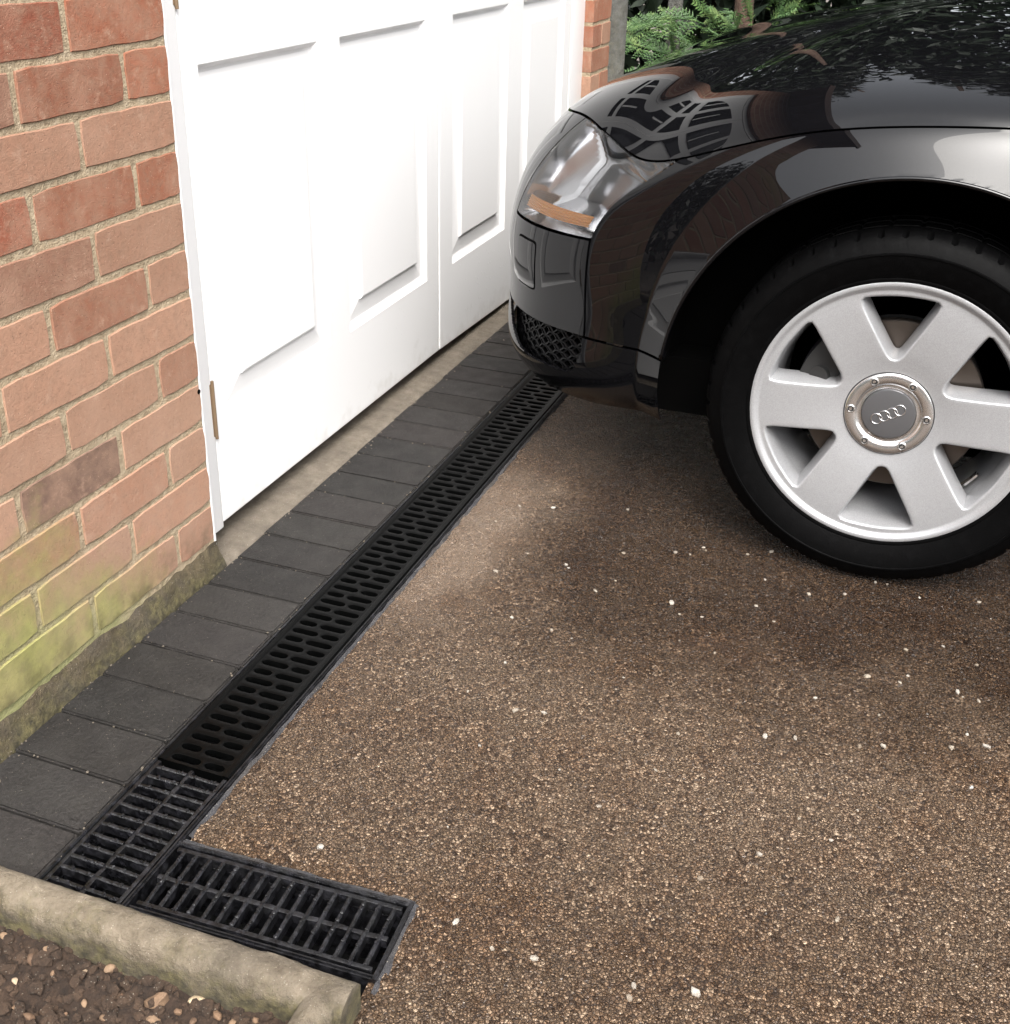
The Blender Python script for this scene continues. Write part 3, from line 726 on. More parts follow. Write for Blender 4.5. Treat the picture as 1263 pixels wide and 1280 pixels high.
for i, (px, py, s) in enumerate(big):
    P = pix(px, py, 2, .0); o = bpy.data.objects.new('stone', ROCKS[i % 9]); link(o)
    r = s/1263*1.12*.85; z = soil_z(P[0], P[1])
    o.location = (P[0], P[1], z+r*.25); o.scale = (r*random.uniform(.85, 1.2), r*random.uniform(.8, 1.1), r*random.uniform(.8, 1.1)); o.rotation_euler = (random.uniform(-.4, .4), random.uniform(-.4, .4), random.uniform(0, 6))
    if s == 17: tag(o, 'largest brown clod lying on the soil bed', 'stone', 'stones on the soil')
    elif (px, py) in ((245, 1248), (160, 1190)): o.data = o.data.copy(); o.data.materials[0] = MT['buff']; tag(o, 'pale buff angular stone lying among the brown clods', 'stone', 'stones on the soil')
    else: tag(o, 'rough brown stone lying on the soil', 'stone', 'stones on the soil')
# crumbs: uncountable
m = MB(); CR = [rock_mesh(60+i, 1, .4, 'crumb', None) for i in range(5)]
cv = [([v.co[:] for v in me.vertices], [tuple(p.vertices) for p in me.polygons]) for me in CR]
for i in range(3800):
    x, y = random.uniform(-1.1, -.795), random.uniform(-.65, .1); r = .0018+.0075*random.random()**3; v, f = random.choice(cv); a = random.uniform(0, 6.28); ca, sa = math.cos(a), math.sin(a); z = soil_z(x, y)
    m.add([(x+r*(p[0]*ca-p[1]*sa), y+r*(p[0]*sa+p[1]*ca), z+r*(p[2]+.3)) for p in v], f)
tag(m.build('soil_crumbs', MT['crumb'], None, True, 40), 'small crumbs of earth and grit over the soil', 'soil', kind='stuff')
m = MB()
for i in range(420):
    q = random.random(); x = random.uniform(-.7, 1.5)
    if q < .45: y = -.0165-abs(random.gauss(0, .012)); z = .0005
    elif q < .7: y = random.uniform(-.2, -.02); x = PX0+PP*round((x-PX0)/PP)+random.gauss(0, .004); z = .0
    else: y = -.2105+random.gauss(0, .003); z = .0005
    r = .0007+.0018*random.random()**3; v, f = random.choice(cv); m.add([(x+r*k[0], y+r*k[1], z+r*(k[2]+.2)) for k in v], f)
tag(m.build('paving_grit', MT['sill'], None, True, 40), 'sandy grit lying in the paver joints beside the drain', 'grit', kind='stuff')
# ------------------------------------------------------------------ pale pebbles on the driveway
pb = [(498,885),(585,862),(645,887),(680,890),(632,826),(620,712),(660,690),(708,703),(711,707),(770,722),(780,690),(785,635),(692,632),(845,688),(863,690),(880,682),(883,686),(935,690),(965,687),(957,722),(912,860),(848,915),(1012,740),(1057,740),(1095,725),(1110,727),(1133,810),(1085,842),(1136,842),(1126,850),(1222,828),(1198,862),(1205,868),(1225,872),(1075,930),(1105,930),(1065,948),(1190,932),(1235,930),(1215,982),(1073,1010),(957,918),(995,920),(950,1065),(876,1095),(1048,1145),(870,1238),(787,1245),(793,1230),(668,1195),(615,1185),(570,1150),(400,1055),(840,750),(745,735),(749,1005),(1040,1047),(640,770),(690,785),(850,765),(878,768),(888,788),(894,814),(715,795),(850,798),(946,755),(968,775),(560,1030),(1000,1020),(1100,890),(1210,915),(1180,805),(1240,770),(530,820),(600,930),(820,960),(700,960),(770,860),(780,845),(1020,870),(620,650),(650,630),(1150,745),(1225,750),(630,425)]
for i, (px, py) in enumerate(pb):
    P = pix(px, py, 2, .001); o = bpy.data.objects.new('pebble', PEB[i % 6]); link(o)
    r = random.uniform(.0022, .0048) if i < 60 else random.uniform(.0016, .0032)
    if (px, py) == (870, 1238): r = .0062
    o.location = (P[0], P[1], (drive_z(P[0], P[1]) if P[1] < DY else .0)+r*.3); o.scale = (r*random.uniform(.9, 1.4), r*random.uniform(.8, 1.1), r); o.rotation_euler = (0, 0, random.uniform(0, 6))
    if (px, py) == (630, 425): tag(o, 'tiny pale pebble lying on the dark block pavers', 'pebble')
    else: tag(o, 'small pale pebble lying loose on the driveway', 'pebble', 'pale pebbles scattered on the driveway')
# ================================================================== CAR
XC, YN = 1.28, -.24                                     # car centre line and nose in the world
car = tag(empty('parked_car', (XC, YN, 0)), 'glossy black car parked nose-on to the white garage door', 'car')
def nsp(xk, Y):
    """natural cubic spline through columns of Y at xk -> evaluator"""
    xk = np.asarray(xk, float); Y = np.asarray(Y, float); n = len(xk); h = np.diff(xk)
    A = np.zeros((n, n)); B = np.zeros((n,)+Y.shape[1:]); A[0, 0] = A[-1, -1] = 1
    for i in range(1, n-1):
        A[i, i-1] = h[i-1]; A[i, i] = 2*(h[i-1]+h[i]); A[i, i+1] = h[i]
        B[i] = 6*((Y[i+1]-Y[i])/h[i]-(Y[i]-Y[i-1])/h[i-1])
    Mm = np.linalg.solve(A, B.reshape(n, -1)).reshape(Y.shape)
    def ev(x):
        x = np.asarray(x, float); i = np.clip(np.searchsorted(xk, x)-1, 0, n-2); sh = x.shape+(1,)*(Y.ndim-1)
        a = ((xk[i+1]-x)/h[i]).reshape(sh); b = 1-a; hh = h[i].reshape(sh)
        return a*Y[i]+b*Y[i+1]+((a**3-a)*Mm[i]+(b**3-b)*Mm[i+1])*hh*hh/6
    return ev
PLAN = {0: (0, 0), 1: (.25, .006), 2: (.45, .026), 3: (.60, .067), 4: (.70, .127), 5: (.765, .20), 6: (.803, .285), 7: (.831, .40), 8: (.848, .60), 9: (.853, .86), 10: (.853, 1.12), 11: (.851, 1.45),
        12: (.85, 2.0), 13: (.852, 2.6), 14: (.855, 3.28), 15: (.835, 3.58), 16: (.77, 3.83), 17: (.6, 3.97), 18: (.3, 4.03), 19: (0, 4.04)}
tk = sorted(PLAN); ks = [-3, -2, -1]+tk
plan_ev = nsp(ks, [(-PLAN[-k][0], PLAN[-k][1]) if k < 0 else PLAN[k] for k in ks])
def pole(t): 
    s = plan_ev(t)[..., 1]; return np.where(t <= 9, .86, np.where(t >= 14, 3.28, s))
# (inset, height) for the nine body lines from the lip to the shutline, then (fraction, height) across the bonnet
PROF = {
 0: [(.045, .212), (.006, .252), (.008, .36), (0, .45), (.010, .545), (.028, .60), (.052, .65), (.09, .70), (.19, .75), (.35, .80), (.58, .86), (.79, .90), (1, .93)],
 2: [(.045, .212), (.006, .252), (.008, .36), (0, .45), (.010, .545), (.030, .607), (.062, .66), (.108, .71), (.19, .757), (.34, .81), (.56, .866), (.78, .905), (1, .93)],
 4: [(.045, .212), (.006, .252), (.008, .36), (0, .45), (.009, .547), (.034, .617), (.078, .68), (.135, .732), (.21, .774), (.35, .825), (.56, .875), (.77, .908), (1, .93)],
 5: [(.045, .212), (.006, .252), (.007, .36), (0, .45), (.008, .549), (.030, .615), (.068, .672), (.118, .716), (.19, .762), (.32, .813), (.53, .866), (.75, .905), (1, .93)],
 6: [(.045, .212), (.006, .252), (.006, .36), (0, .45), (.006, .551), (.022, .611), (.050, .657), (.088, .695), (.16, .743), (.29, .797), (.49, .852), (.72, .90), (1, .93)],
 7: [(.020, .232), (.004, .252), (.004, .36), (0, .45), (.005, .553), (.011, .615), (.020, .652), (.038, .686), (.105, .750), (.22, .806), (.41, .856), (.65, .902), (1, .93)],
 8: [(.020, .235), (.010, .25), (.003, .36), (0, .45), (.004, .56), (.008, .64), (.015, .71), (.031, .760), (.09, .802), (.20, .840), (.40, .880), (.65, .912), (1, .93)],
 9: [(.05, .20), (.010, .25), (.003, .36), (0, .45), (.004, .57), (.008, .66), (.015, .74), (.031, .795), (.09, .828), (.20, .860), (.40, .893), (.65, .918), (1, .93)],
 11: [(.05, .20), (.012, .25), (.003, .36), (0, .45), (.005, .57), (.010, .66), (.018, .74), (.036, .80), (.10, .842), (.21, .878), (.41, .908), (.66, .93), (1, .94)],
 14: [(.05, .20), (.012, .25), (.003, .36), (0, .45), (.005, .57), (.012, .67), (.022, .76), (.045, .83), (.12, .875), (.23, .905), (.43, .93), (.68, .945), (1, .95)],
 16: [(.08, .22), (.02, .27), (.006, .37), (0, .46), (.006, .57), (.02, .66), (.045, .74), (.09, .81), (.19, .86), (.32, .895), (.52, .925), (.75, .945), (1, .95)],
 19: [(.10, .24), (.03, .28), (.01, .37), (0, .46), (.01, .57), (.03, .66), (.06, .74), (.10, .80), (.2, .85), (.33, .89), (.53, .92), (.75, .94), (1, .95)]}
pk = sorted(PROF); pks = [-4, -2]+pk
prof_ev = nsp(pks, np.array([PROF[abs(k)] for k in pks]))
# common knots along a rib (mean chord lengths), mirrored past the centre for a smooth crown
def _chord():
    tot = np.zeros(13)
    for k in (4, 6, 8, 9):
        P = np.array(PROF[k], float); P[8:, 0] *= .93
        tot += np.r_[0, np.cumsum(np.hypot(*np.diff(P, axis=0).T))]
    return tot/4
VK = _chord()
def S0(t, v):
    """body surface: arrays t, v (same shape) -> (n,3) of (u, s, z)"""
    t = np.asarray(t, float).ravel(); v = np.asarray(v, float).ravel(); sg = np.where(t < 0, -1., 1.); ta = np.abs(t)
    out = np.zeros((len(t), 3)); C = plan_ev(ta); ps = pole(ta); dirv = np.stack([-C[:, 0], ps-C[:, 1]], 1); D = np.linalg.norm(dirv, axis=1)
    dirv = dirv/np.maximum(D, 1e-6)[:, None]; PR = prof_ev(ta)
    vk = np.interp(v, np.arange(13), VK)
    kk = np.r_[VK, 2*VK[-1]-VK[-2], 2*VK[-1]-VK[-3]]
    uniq, inv = np.unique(np.round(ta, 9), return_inverse=True)
    for a in range(len(uniq)):
        ix = np.where(inv == a)[0]; p = PR[ix[0]].copy(); p[8:, 0] *= D[ix[0]]
        ext = np.vstack([p, [2*D[ix[0]]-p[11, 0], p[11, 1]], [2*D[ix[0]]-p[10, 0], p[10, 1]]])
        e = nsp(kk, ext)(vk[ix]); out[ix, 0] = C[ix, 0]+dirv[ix, 0]*e[:, 0]; out[ix, 1] = C[ix, 1]+dirv[ix, 1]*e[:, 0]; out[ix, 2] = e[:, 1]
    out[:, 0] *= sg
    return out
DT, DV = .025, .025
def _dense():
    tt = np.arange(0, 19+1e-9, DT); vv = np.arange(0, 12+1e-9, DV); T, V = np.meshgrid(tt, vv, indexing='ij')
    G = S0(T, V).reshape(len(tt), len(vv), 3)
    def ker(sig, st): n = int(3*sig/st); k = np.exp(-.5*(np.arange(-n, n+1)*st/sig)**2); return k/k.sum(), n
    k, n = ker(.42, DT)
    a = G[n:0:-1]*np.array((-1, 1, 1)); bq = G[-2:-n-2:-1]*np.array((-1, 1, 1)); E_ = np.concatenate([a, G, bq]); G2 = sum(k[i]*E_[i:i+len(tt)] for i in range(2*n+1))
    k, n = ker(.38, DV)
    a = 2*G2[:, :1]-G2[:, n:0:-1]; e = G2[:, -1:]; bq = G2[:, -2:-n-2:-1]; bq = np.concatenate([2*e[..., :2]-bq[..., :2], bq[..., 2:]], 2); E_ = np.concatenate([a, G2, bq], 1); return sum(k[i]*E_[:, i:i+len(vv)] for i in range(2*n+1))
GRID = _dense()
def S(t, v):
    t = np.asarray(t, float).ravel(); v = np.asarray(v, float).ravel(); sg = np.where(t < 0, -1., 1.); ta = np.clip(np.abs(t), 0, 19)/DT; va = np.clip(v, 0, 12)/DV
    i = np.minimum(ta.astype(int), GRID.shape[0]-2); j = np.minimum(va.astype(int), GRID.shape[1]-2); a = (ta-i)[:, None]; bb = (va-j)[:, None]
    out = GRID[i, j]*(1-a)*(1-bb)+GRID[i+1, j]*a*(1-bb)+GRID[i, j+1]*(1-a)*bb+GRID[i+1, j+1]*a*bb
    u, s, z = out.T
    for ws in (.86, 3.28):
        r = np.hypot(s-ws, z-.315); ro = .452+.035*np.clip((z-.42)/.30, 0, 1)
        a = np.clip((ro-r)/(ro-.402), 0, 1); u = np.where(u > .55, u+.030*(a*.8+.2*a*a), u)
    out[:, 0] = u*sg
    return out
ARCH = .402
ARCHPTS = {}
def to_local(P): return np.stack([-P[:, 0], -P[:, 1], P[:, 2]], 1)
def grid_faces(nt_, nv_): return [(i*nv_+j, (i+1)*nv_+j, (i+1)*nv_+j+1, i*nv_+j+1) for i in range(nt_-1) for j in range(nv_-1)]
def body_panel(name, grids, mat, parent=None, drop=None, flange=.014, cut=True, off=0., merge=False, smooth_angle=38, archd=.045):
    bm = bmesh.new()
    for T, V in grids:
        T = np.asarray(T, float); V = np.asarray(V, float); P = S(T, V); nt_, nv_ = T.shape
        inside = np.zeros(len(P), bool)
        if cut:
            for ws in (.86, 3.28):
                r = np.hypot(P[:, 1]-ws, P[:, 2]-.315); inside |= (r < ARCH+.0022) & (np.abs(P[:, 0]) > .5)
        fl = []
        tv = T.ravel(); vv = V.ravel()
        for q in grid_faces(nt_, nv_):
            if inside[list(q)].all(): continue
            if drop is not None and drop(tv[list(q)].mean(), vv[list(q)].mean()): continue
            fl.append(q)
        for k in np.where(inside)[0]:
            ws = .86 if P[k, 1] < 2 else 3.28; dx, dz = P[k, 1]-ws, P[k, 2]-.315; r = math.hypot(dx, dz); ARCHPTS.setdefault((name, np.sign(P[k, 0]), ws), []).append((math.atan2(dz, -dx), abs(P[k, 0]), r)); P[k, 1] = ws+dx/r*ARCH; P[k, 2] = .315+dz/r*ARCH
        L = to_local(P); used = sorted({k for q in fl for k in q}); mp = {k: bm.verts.new(L[k]) for k in used}
        for q in fl:
            try: bm.faces.new([mp[k] for k in q])
            except ValueError: pass
    bmesh.ops.remove_doubles(bm, verts=bm.verts, dist=.0004 if merge else .00005)
    bmesh.ops.dissolve_degenerate(bm, edges=bm.edges, dist=.00005)
    bmesh.ops.recalc_face_normals(bm, faces=bm.faces); bm.normal_update()
    cen = Vector((0, -1.2, .4)); 
    sgn = sum(((f.calc_center_median()-cen).dot(f.normal))*f.calc_area() for f in bm.faces)
    if sgn < 0: bmesh.ops.reverse_faces(bm, faces=bm.faces)
    bm.normal_update()
    if off:
        for w in bm.verts: w.co += w.normal*off
    if flange:
        be = [e for e in bm.edges if len(e.link_faces) == 1]; nrm = {w: w.normal.copy() for e in be for w in e.verts}
        r = bmesh.ops.extrude_edge_only(bm, edges=be)
        new = [g for g in r['geom'] if isinstance(g, bmesh.types.BMVert)]
        old = {tuple(np.round(w.co, 6)): n_ for w, n_ in nrm.items()}
        for w in new:
            n_ = old.get(tuple(np.round(w.co, 6)))
            if n_ is not None:
                arch = cut and min(abs(math.hypot(-w.co.y-q_, w.co.z-.315)-ARCH) for q_ in (.86, 3.28)) < .0006
                w.co -= Vector((math.copysign(archd, w.co.x), 0, 0)) if arch else n_*flange
        bmesh.ops.recalc_face_normals(bm, faces=bm.faces)
        sgn = sum(((f.calc_center_median()-cen).dot(f.normal))*f.calc_area() for f in bm.faces)
        if sgn < 0: bmesh.ops.reverse_faces(bm, faces=bm.faces)
    return from_bm(name, bm, mat, parent or car, True, smooth_angle)
def lin(a, b, n): return np.linspace(a, b, n)
def mg(T, V): return np.meshgrid(T, V, indexing='ij')
TS, ET, EV = 6.08, .022, .036
def tH(v): return 3.42+.55*(v-4)/3
def tS(v): return TS+1.05*np.clip((np.asarray(v, float)-4)/3, 0, 1)**1.25
# bonnet
body_panel('bonnet', [mg(lin(-10.4, 10.4, 210), lin(7+EV, 12, 46))], MT['paint'], merge=True)
# bumper cover: lower band and the strip between the headlights
nb_ = 70
tl = np.r_[lin(-TS+ET, -tH(4)+ET, 36)[:-1], lin(-tH(4)+ET, tH(4)-ET, nb_), lin(tH(4)-ET, TS-ET, 36)[1:]]
vu = lin(4, 7-EV, 26); Tu = np.stack([lin(-tH(v)+ET, tH(v)-ET, nb_) for v in vu], 1); Vu = np.stack([np.full(nb_, v) for v in vu], 1)
Vl = np.stack([np.linspace(2+EV, 4 if abs(t) < tH(4)-ET+1e-6 else 4-EV, 22) for t in tl]); Tl = np.repeat(tl[:, None], 22, 1)
bumper = body_panel('bumper', [(Tl, Vl), (Tu, Vu)], MT['paint'], merge=True)
lamps = []
for sg in (1, -1):
    def LG(na, nv_, a0=0, a1=1, v0=4+EV, v1=7-EV):
        vv = lin(v0, v1, nv_); return (np.stack([sg*(tH(v)+ET+(tS(v)-2*ET-tH(v))*lin(a0, a1, na)) for v in vv], 1), np.stack([np.full(na, v) for v in vv], 1))
    lens = body_panel('headlight', [LG(44, 30)], MT['lens'], flange=0, cut=False); lamps.append(lens)
    # bowl behind the lens
    T, V = LG(40, 26); P = S(T, V); a = np.repeat(lin(0, 1, 40), 26); b = np.tile(lin(0, 1, 26), 40)
    edge = np.minimum(np.minimum(a, 1-a)*2.2, np.minimum(b, 1-b)*1.4); dep = .006+.075*np.clip(edge/.42, 0, 1)**.6
    P2 = P.copy(); nv2 = np.array((-.35*sg, .75, -.25)); P2 = P2+dep[:, None]*nv2/np.linalg.norm(nv2)
    obj('reflector', to_local(P2), grid_faces(40, 26), MT['reflector'], lens, True)
    # amber indicator strip low behind the lens, ribbed
    T, V = LG(60, 11, .04, .90, 4.28, 4.60); P = S(T, V); b = np.tile(np.arange(11), 60); dd = .010+.0025*(b % 2)
    obj('indicator', to_local(P+dd[:, None]*nv2/np.linalg.norm(nv2)), grid_faces(60, 11), MT['amber'], lens, False)
    # lamp barrels
    for (a_, v_, r_) in ():
        t_ = sg*(tH(v_)+(tS(v_)-tH(v_))*a_); c = S([t_], [v_])[0]; m = MB()
        m.lathe([(r_*.70, -.002), (r_*.74, .006), (r_*.96, .004), (r_, -.004), (r_, -.03)], 36); o = m.build('lamp_ring', MT['reflector'], lens, True, 40)
        m2 = MB(); m2.lathe([(0.0005, .010), (r_*.3, .0085), (r_*.55, .004), (r_*.7, -.004)], 36); o2 = m2.build('lamp_bulb_glass', MT['capgrey'], lens, True, 40)
        q = c+nv2/np.linalg.norm(nv2)*.075
        for ob in (o, o2):
            ob.location = (-q[0], -q[1], q[2]); ob.rotation_euler = Vector((-.5*sg, .8, .3)).to_track_quat('Z', 'Y').to_euler()
    # fender with its flared arch
    vf = lin(2+EV, 7-EV, 92); body_panel('fender', [(np.stack([sg*lin(float(tS(v))+ET, 10.9, 240) for v in vf], 1), np.stack([np.full(240, v) for v in vf], 1))], MT['paint'])
    ap = [q for q in ARCHPTS[('fender', sg, .86)] if abs(q[2]-ARCH) < .004]; an = np.array([q[0] for q in ap]); au = np.array([q[1] for q in ap])
    pf = np.polyfit(an, au, 7); aa = lin(an.min(), an.max(), 120); m = MB()
    m.tube([(-sg*(np.polyval(pf, a_)-.0015), -(.86-(ARCH+.001)*math.cos(a_)), .315+(ARCH+.001)*math.sin(a_)) for a_ in aa], .0042, 10); m.build('arch_lip', MT['paint'], car, True)
    # washer cover: dark joint under a flush cap
    for off_, g_, mt_, nm in ((.0004, 0, MT['liner'], 'washer_joint'), (.0016, 1, MT['paint'], 'washer_cover')):
        c0 = pix(660, 327, 0, XC-.66); 
        t0, t1, v0, v1 = 3.86, 4.66, 2.62, 3.66
        gt, gv = .016*g_, .045*g_
        T, V = mg(lin(-1, 1, 15), lin(-1, 1, 17)); k = 1-.06*(np.abs(T)**6)*(np.abs(V)**6)
        Tm = sg*((t0+t1)/2+T*k*((t1-t0)/2-gt)); Vm = (v0+v1)/2+V*k*((v1-v0)/2-gv)
        body_panel(nm, [(Tm, Vm)], mt_, bumper, flange=.0012 if g_ else 0, cut=False, off=off_)
# lower lip with the corner air intakes
def hole(t, v):
    a = abs(t)
    lo = 1.22+.75*max(0, (4.35-a)/1.15)**2+.5*max(0, (a-5.62)/.42)**3
    return (3.2 < a < 6.04 and lo < v < 1.97) or (a < 2.75 and 1.25+.6*max(0, (a-2.2)/.5)**2 < v < 1.97)
body_panel('lower_lip', [mg(np.r_[lin(-7.36, -6.08, 40)[:-1], lin(-6.08, 6.08, 330), lin(6.08, 7.36, 40)[1:]], lin(0, 2-.4*EV, 44))], MT['paint'], drop=hole, flange=.006, archd=.008)
# honeycomb behind the intakes: one insert each
def honeycomb(t0, t1, name):
    m = MB(); Rz = .0135; dz = Rz*1.5; V0, V1 = .9, 2.05
    # arc length table at v=1.6
    tt = lin(t0, t1, 120); P = S(tt, np.full(120, 1.6)); L = np.r_[0, np.cumsum(np.linalg.norm(np.diff(P, axis=0), axis=1))]
    zt = lin(V0, V1, 30); pz = S(np.full(30, (t0+t1)/2), zt)[:, 2]
    row = 0; z = pz.min()
    cells = []
    while z < pz.max():
        x = (Rz*.866*1.9 if row % 2 else 0)
        while x < L[-1]: cells.append((x, z)); x += Rz*.866*3.8
        z += Rz*.78; row += 1
    for (x, z) in cells:
        pts = []
        for sc2, dep in ((.5, .018), (1.0, .018), (.88, .018), (.86, .026)):
            pass
        ring = []
        for sc2, dep in ((1.04, .020), (.84, .019), (.80, .030)):
            for k in range(6):
                a = math.pi*k/3; px = x+Rz*1.9*math.cos(a)*sc2*.95; pzv = z+Rz*.9*math.sin(a)*sc2
                ring.append((np.interp(px, L, tt), np.interp(pzv, pz, zt), dep))
        R_ = np.array(ring); P = S(R_[:, 0], R_[:, 1]); c = np.stack([-P[:, 0], .86-P[:, 1]], 1); c /= np.linalg.norm(c, axis=1)[:, None]
        P[:, 0] += c[:, 0]*R_[:, 2]; P[:, 1] += c[:, 1]*R_[:, 2]
        m.add(to_local(P), [(r*6+k, r*6+(k+1) % 6, (r+1)*6+(k+1) % 6, (r+1)*6+k) for r in range(2) for k in range(6)])
    o = m.build(name, MT['trim'], car)
    T, V = mg(lin(t0, t1, 40), lin(.8, 2.1, 8)); P = S(T, V); c = np.stack([-P[:, 0], .86-P[:, 1]], 1); c /= np.linalg.norm(c, axis=1)[:, None]; P[:, :2] += c*.06
    obj('intake_back', to_local(P), grid_faces(40, 8), MT['liner'], o, True)
honeycomb(3.15, 6.06, 'honeycomb_grille'); honeycomb(-6.06, -3.15, 'honeycomb_grille'); honeycomb(-2.8, 2.8, 'honeycomb_grille')
# rear body, sills, cabin
body_panel('rear_body', [mg(lin(10.9+ET, 19, 150), lin(0, 7, 44)), mg(-lin(10.9+ET, 19, 150), lin(0, 7, 44)), mg(lin(10.42, 19, 90), lin(7, 12, 14)), mg(-lin(10.42, 19, 90), lin(7, 12, 14))], MT['paint'], merge=True, flange=0)
for sg in (1, -1): body_panel('sill', [mg(sg*lin(9.2, 10.9, 60), lin(0, 2-EV, 20))], MT['paint'])
def dome(name, s0, s1, w0, zb, f, mat, lo, hi, off):
    V = []; ns, na = 40, 24; Fq = []
    for i in range(ns+1):
        s = s0+(s1-s0)*i/ns; k = f((s-s0)/(s1-s0)); w = w0*(.80+.20*k)
        for j in range(na+1):
            a = math.pi*(lo+(hi-lo)*j/na); c, sn = math.cos(a), math.sin(a)
            V.append((math.copysign(abs(c)**.75, c)*(w+off), -s, zb+(.47*k)*abs(sn)**.72+off*sn))
    for i in range(ns):
        for j in range(na): Fq.append((i*(na+1)+j, i*(na+1)+j+1, (i+1)*(na+1)+j+1, (i+1)*(na+1)+j))
    return obj(name, V, Fq, mat, car, True)
fz = lambda x: (math.sin(math.pi*min(1, max(0, x))**.82))**.62 if 0 < x < 1 else 0.
dome('cabin_glass', 1.22, 3.72, .80, .86, fz, MT['glassdark'], 0, 1, 0)
dome('roof', 1.22+.5, 3.72-.45, .80, .86, lambda x: fz((.5+x*(2.5-.95))/2.5), MT['paint'], .23, .77, .006)
m = MB(); m.box(-.68, .68, -3.9, -.34, .185, .30); m.build('underbody', MT['liner'], car)
m = MB(); m.box(-.60, .60, -1.25, -.16, .30, .66); m.build('engine_bay', MT['liner'], car)
for ws in (.86, 3.28):
    for sg in (1, -1):
        m = MB(); V = []; Fq = []; n = 40
        for i in range(n+1):
            a = math.radians(-14)+math.radians(196)*i/n
            for uu, rr in ((.845, .416), (.70, .425), (.50, .40), (.48, .05)): V.append((-sg*uu, -(ws+rr*math.cos(a)), .315+rr*math.sin(a)))
        for i in range(n):
            for k in range(3): Fq.append((i*4+k, i*4+k+1, (i+1)*4+k+1, (i+1)*4+k))
        m.add(V, Fq); m.build('wheel_arch_liner', MT['liner'], car, True)
# ------------------------------------------------------------------ wheel
def zf(r): return float(np.interp(r, [.074, .085, .11, .15, .19, .219], [.0815, .0835, .0885, .093, .0952, .0945]))
def build_rim():
    bm = bmesh.new()
    poly = np.array([(-.0105, .094), (.0105, .094), (.030, .128), (.0655, .192), (.066, .204), (.045, .2095), (.0, .2135), (-.045, .2095), (-.066, .204), (-.0655, .192), (-.030, .128)])
    for _ in range(3):
        q = np.roll(poly, -1, 0); poly = np.stack([poly*.8+q*.2, poly*.2+q*.8], 1).reshape(-1, 2)
    cen = np.array((0, .160)); N = 48
    def cast(pg, a):
        d = np.array((math.sin(a), math.cos(a))); best = None; n = len(pg)
        for i in range(n):
            p, q = pg[i]-cen, pg[(i+1) % n]-cen; e = q-p; den = d[0]*e[1]-d[1]*e[0]
            if abs(den) < 1e-12: continue
            t = (p[0]*e[1]-p[1]*e[0])/den; w = (p[0]*d[1]-p[1]*d[0])/den
            if t > 0 and -1e-9 <= w <= 1+1e-9 and (best is None or t > best): best = t
        return cen+d*best
    th = [math.radians(x) for x in np.linspace(-30, 30, 25)]; R1, R0 = .219, .0745
    sect = np.array([(R1*math.sin(a), R1*math.cos(a)) for a in th]+[(R0*math.sin(a), R0*math.cos(a)) for a in reversed(th)])
    corner = [math.atan2(*(np.array((R1*math.sin(a), R1*math.cos(a)))-cen)) for a in (math.radians(30),)]+[math.atan2(*(np.array((R0*math.sin(a), R0*math.cos(a)))-cen)) for a in (math.radians(30),)]
    ang = sorted(set(np.round(list(np.linspace(-math.pi, math.pi, N, endpoint=False))+[c for c in corner]+[-c for c in corner], 6))); n = len(ang)
    inn = np.array([cast(poly, a) for a in ang]); out = np.array([cast(sect, a) for a in ang])
    tan = np.roll(inn, -1, 0)-np.roll(inn, 1, 0); nr = np.stack([tan[:, 1], -tan[:, 0]], 1); nr /= np.linalg.norm(nr, axis=1)[:, None]
    if ((inn-cen)*nr).sum() > 0: nr = -nr           # points into the window
    for k in range(6):
        ca, sa = math.cos(math.radians(60*k)), math.sin(math.radians(60*k)); rings = []
        def ring(P, dz): rings.append([bm.verts.new((p[0]*ca-p[1]*sa, p[0]*sa+p[1]*ca, zf(math.hypot(*p))+dz)) for p in P])
        for w in (0, .3, .6, .85, 1.): ring(out+(inn-out)*w, 0)
        for o_, dz in ((.0014, -.0004), (.0030, -.0018), (.0042, -.0045), (.0090, -.026), (.0105, -.040), (.0105, -.052)): ring(inn+nr*o_, dz)
        for a in range(len(rings)-1):
            for i in range(n): bm.faces.new((rings[a][i], rings[a][(i+1) % n], rings[a+1][(i+1) % n], rings[a+1][i]))
    bmesh.ops.remove_doubles(bm, verts=bm.verts, dist=.0002)
    m = MB(); m.lathe([(.196, -.095), (.200, -.06), (.196, .0), (.206, .052), (.2125, .058), (.2125, .040), (.2125, .0)][:4], 96)
    m.lathe([(.2182, .0945), (.2205, .0948), (.2225, .0962), (.2255, .0995), (.2300, .1012), (.2335, .1000), (.2350, .0965), (.2350, .088), (.222, .080)], 120)
    for v_ in [0]: pass
    vv = [bm.verts.new(p) for p in m.v]
    for q in m.f: bm.faces.new([vv[i] for i in q])
    bmesh.ops.recalc_face_normals(bm, faces=bm.faces)
    return bm
SPIN = math.radians(3)
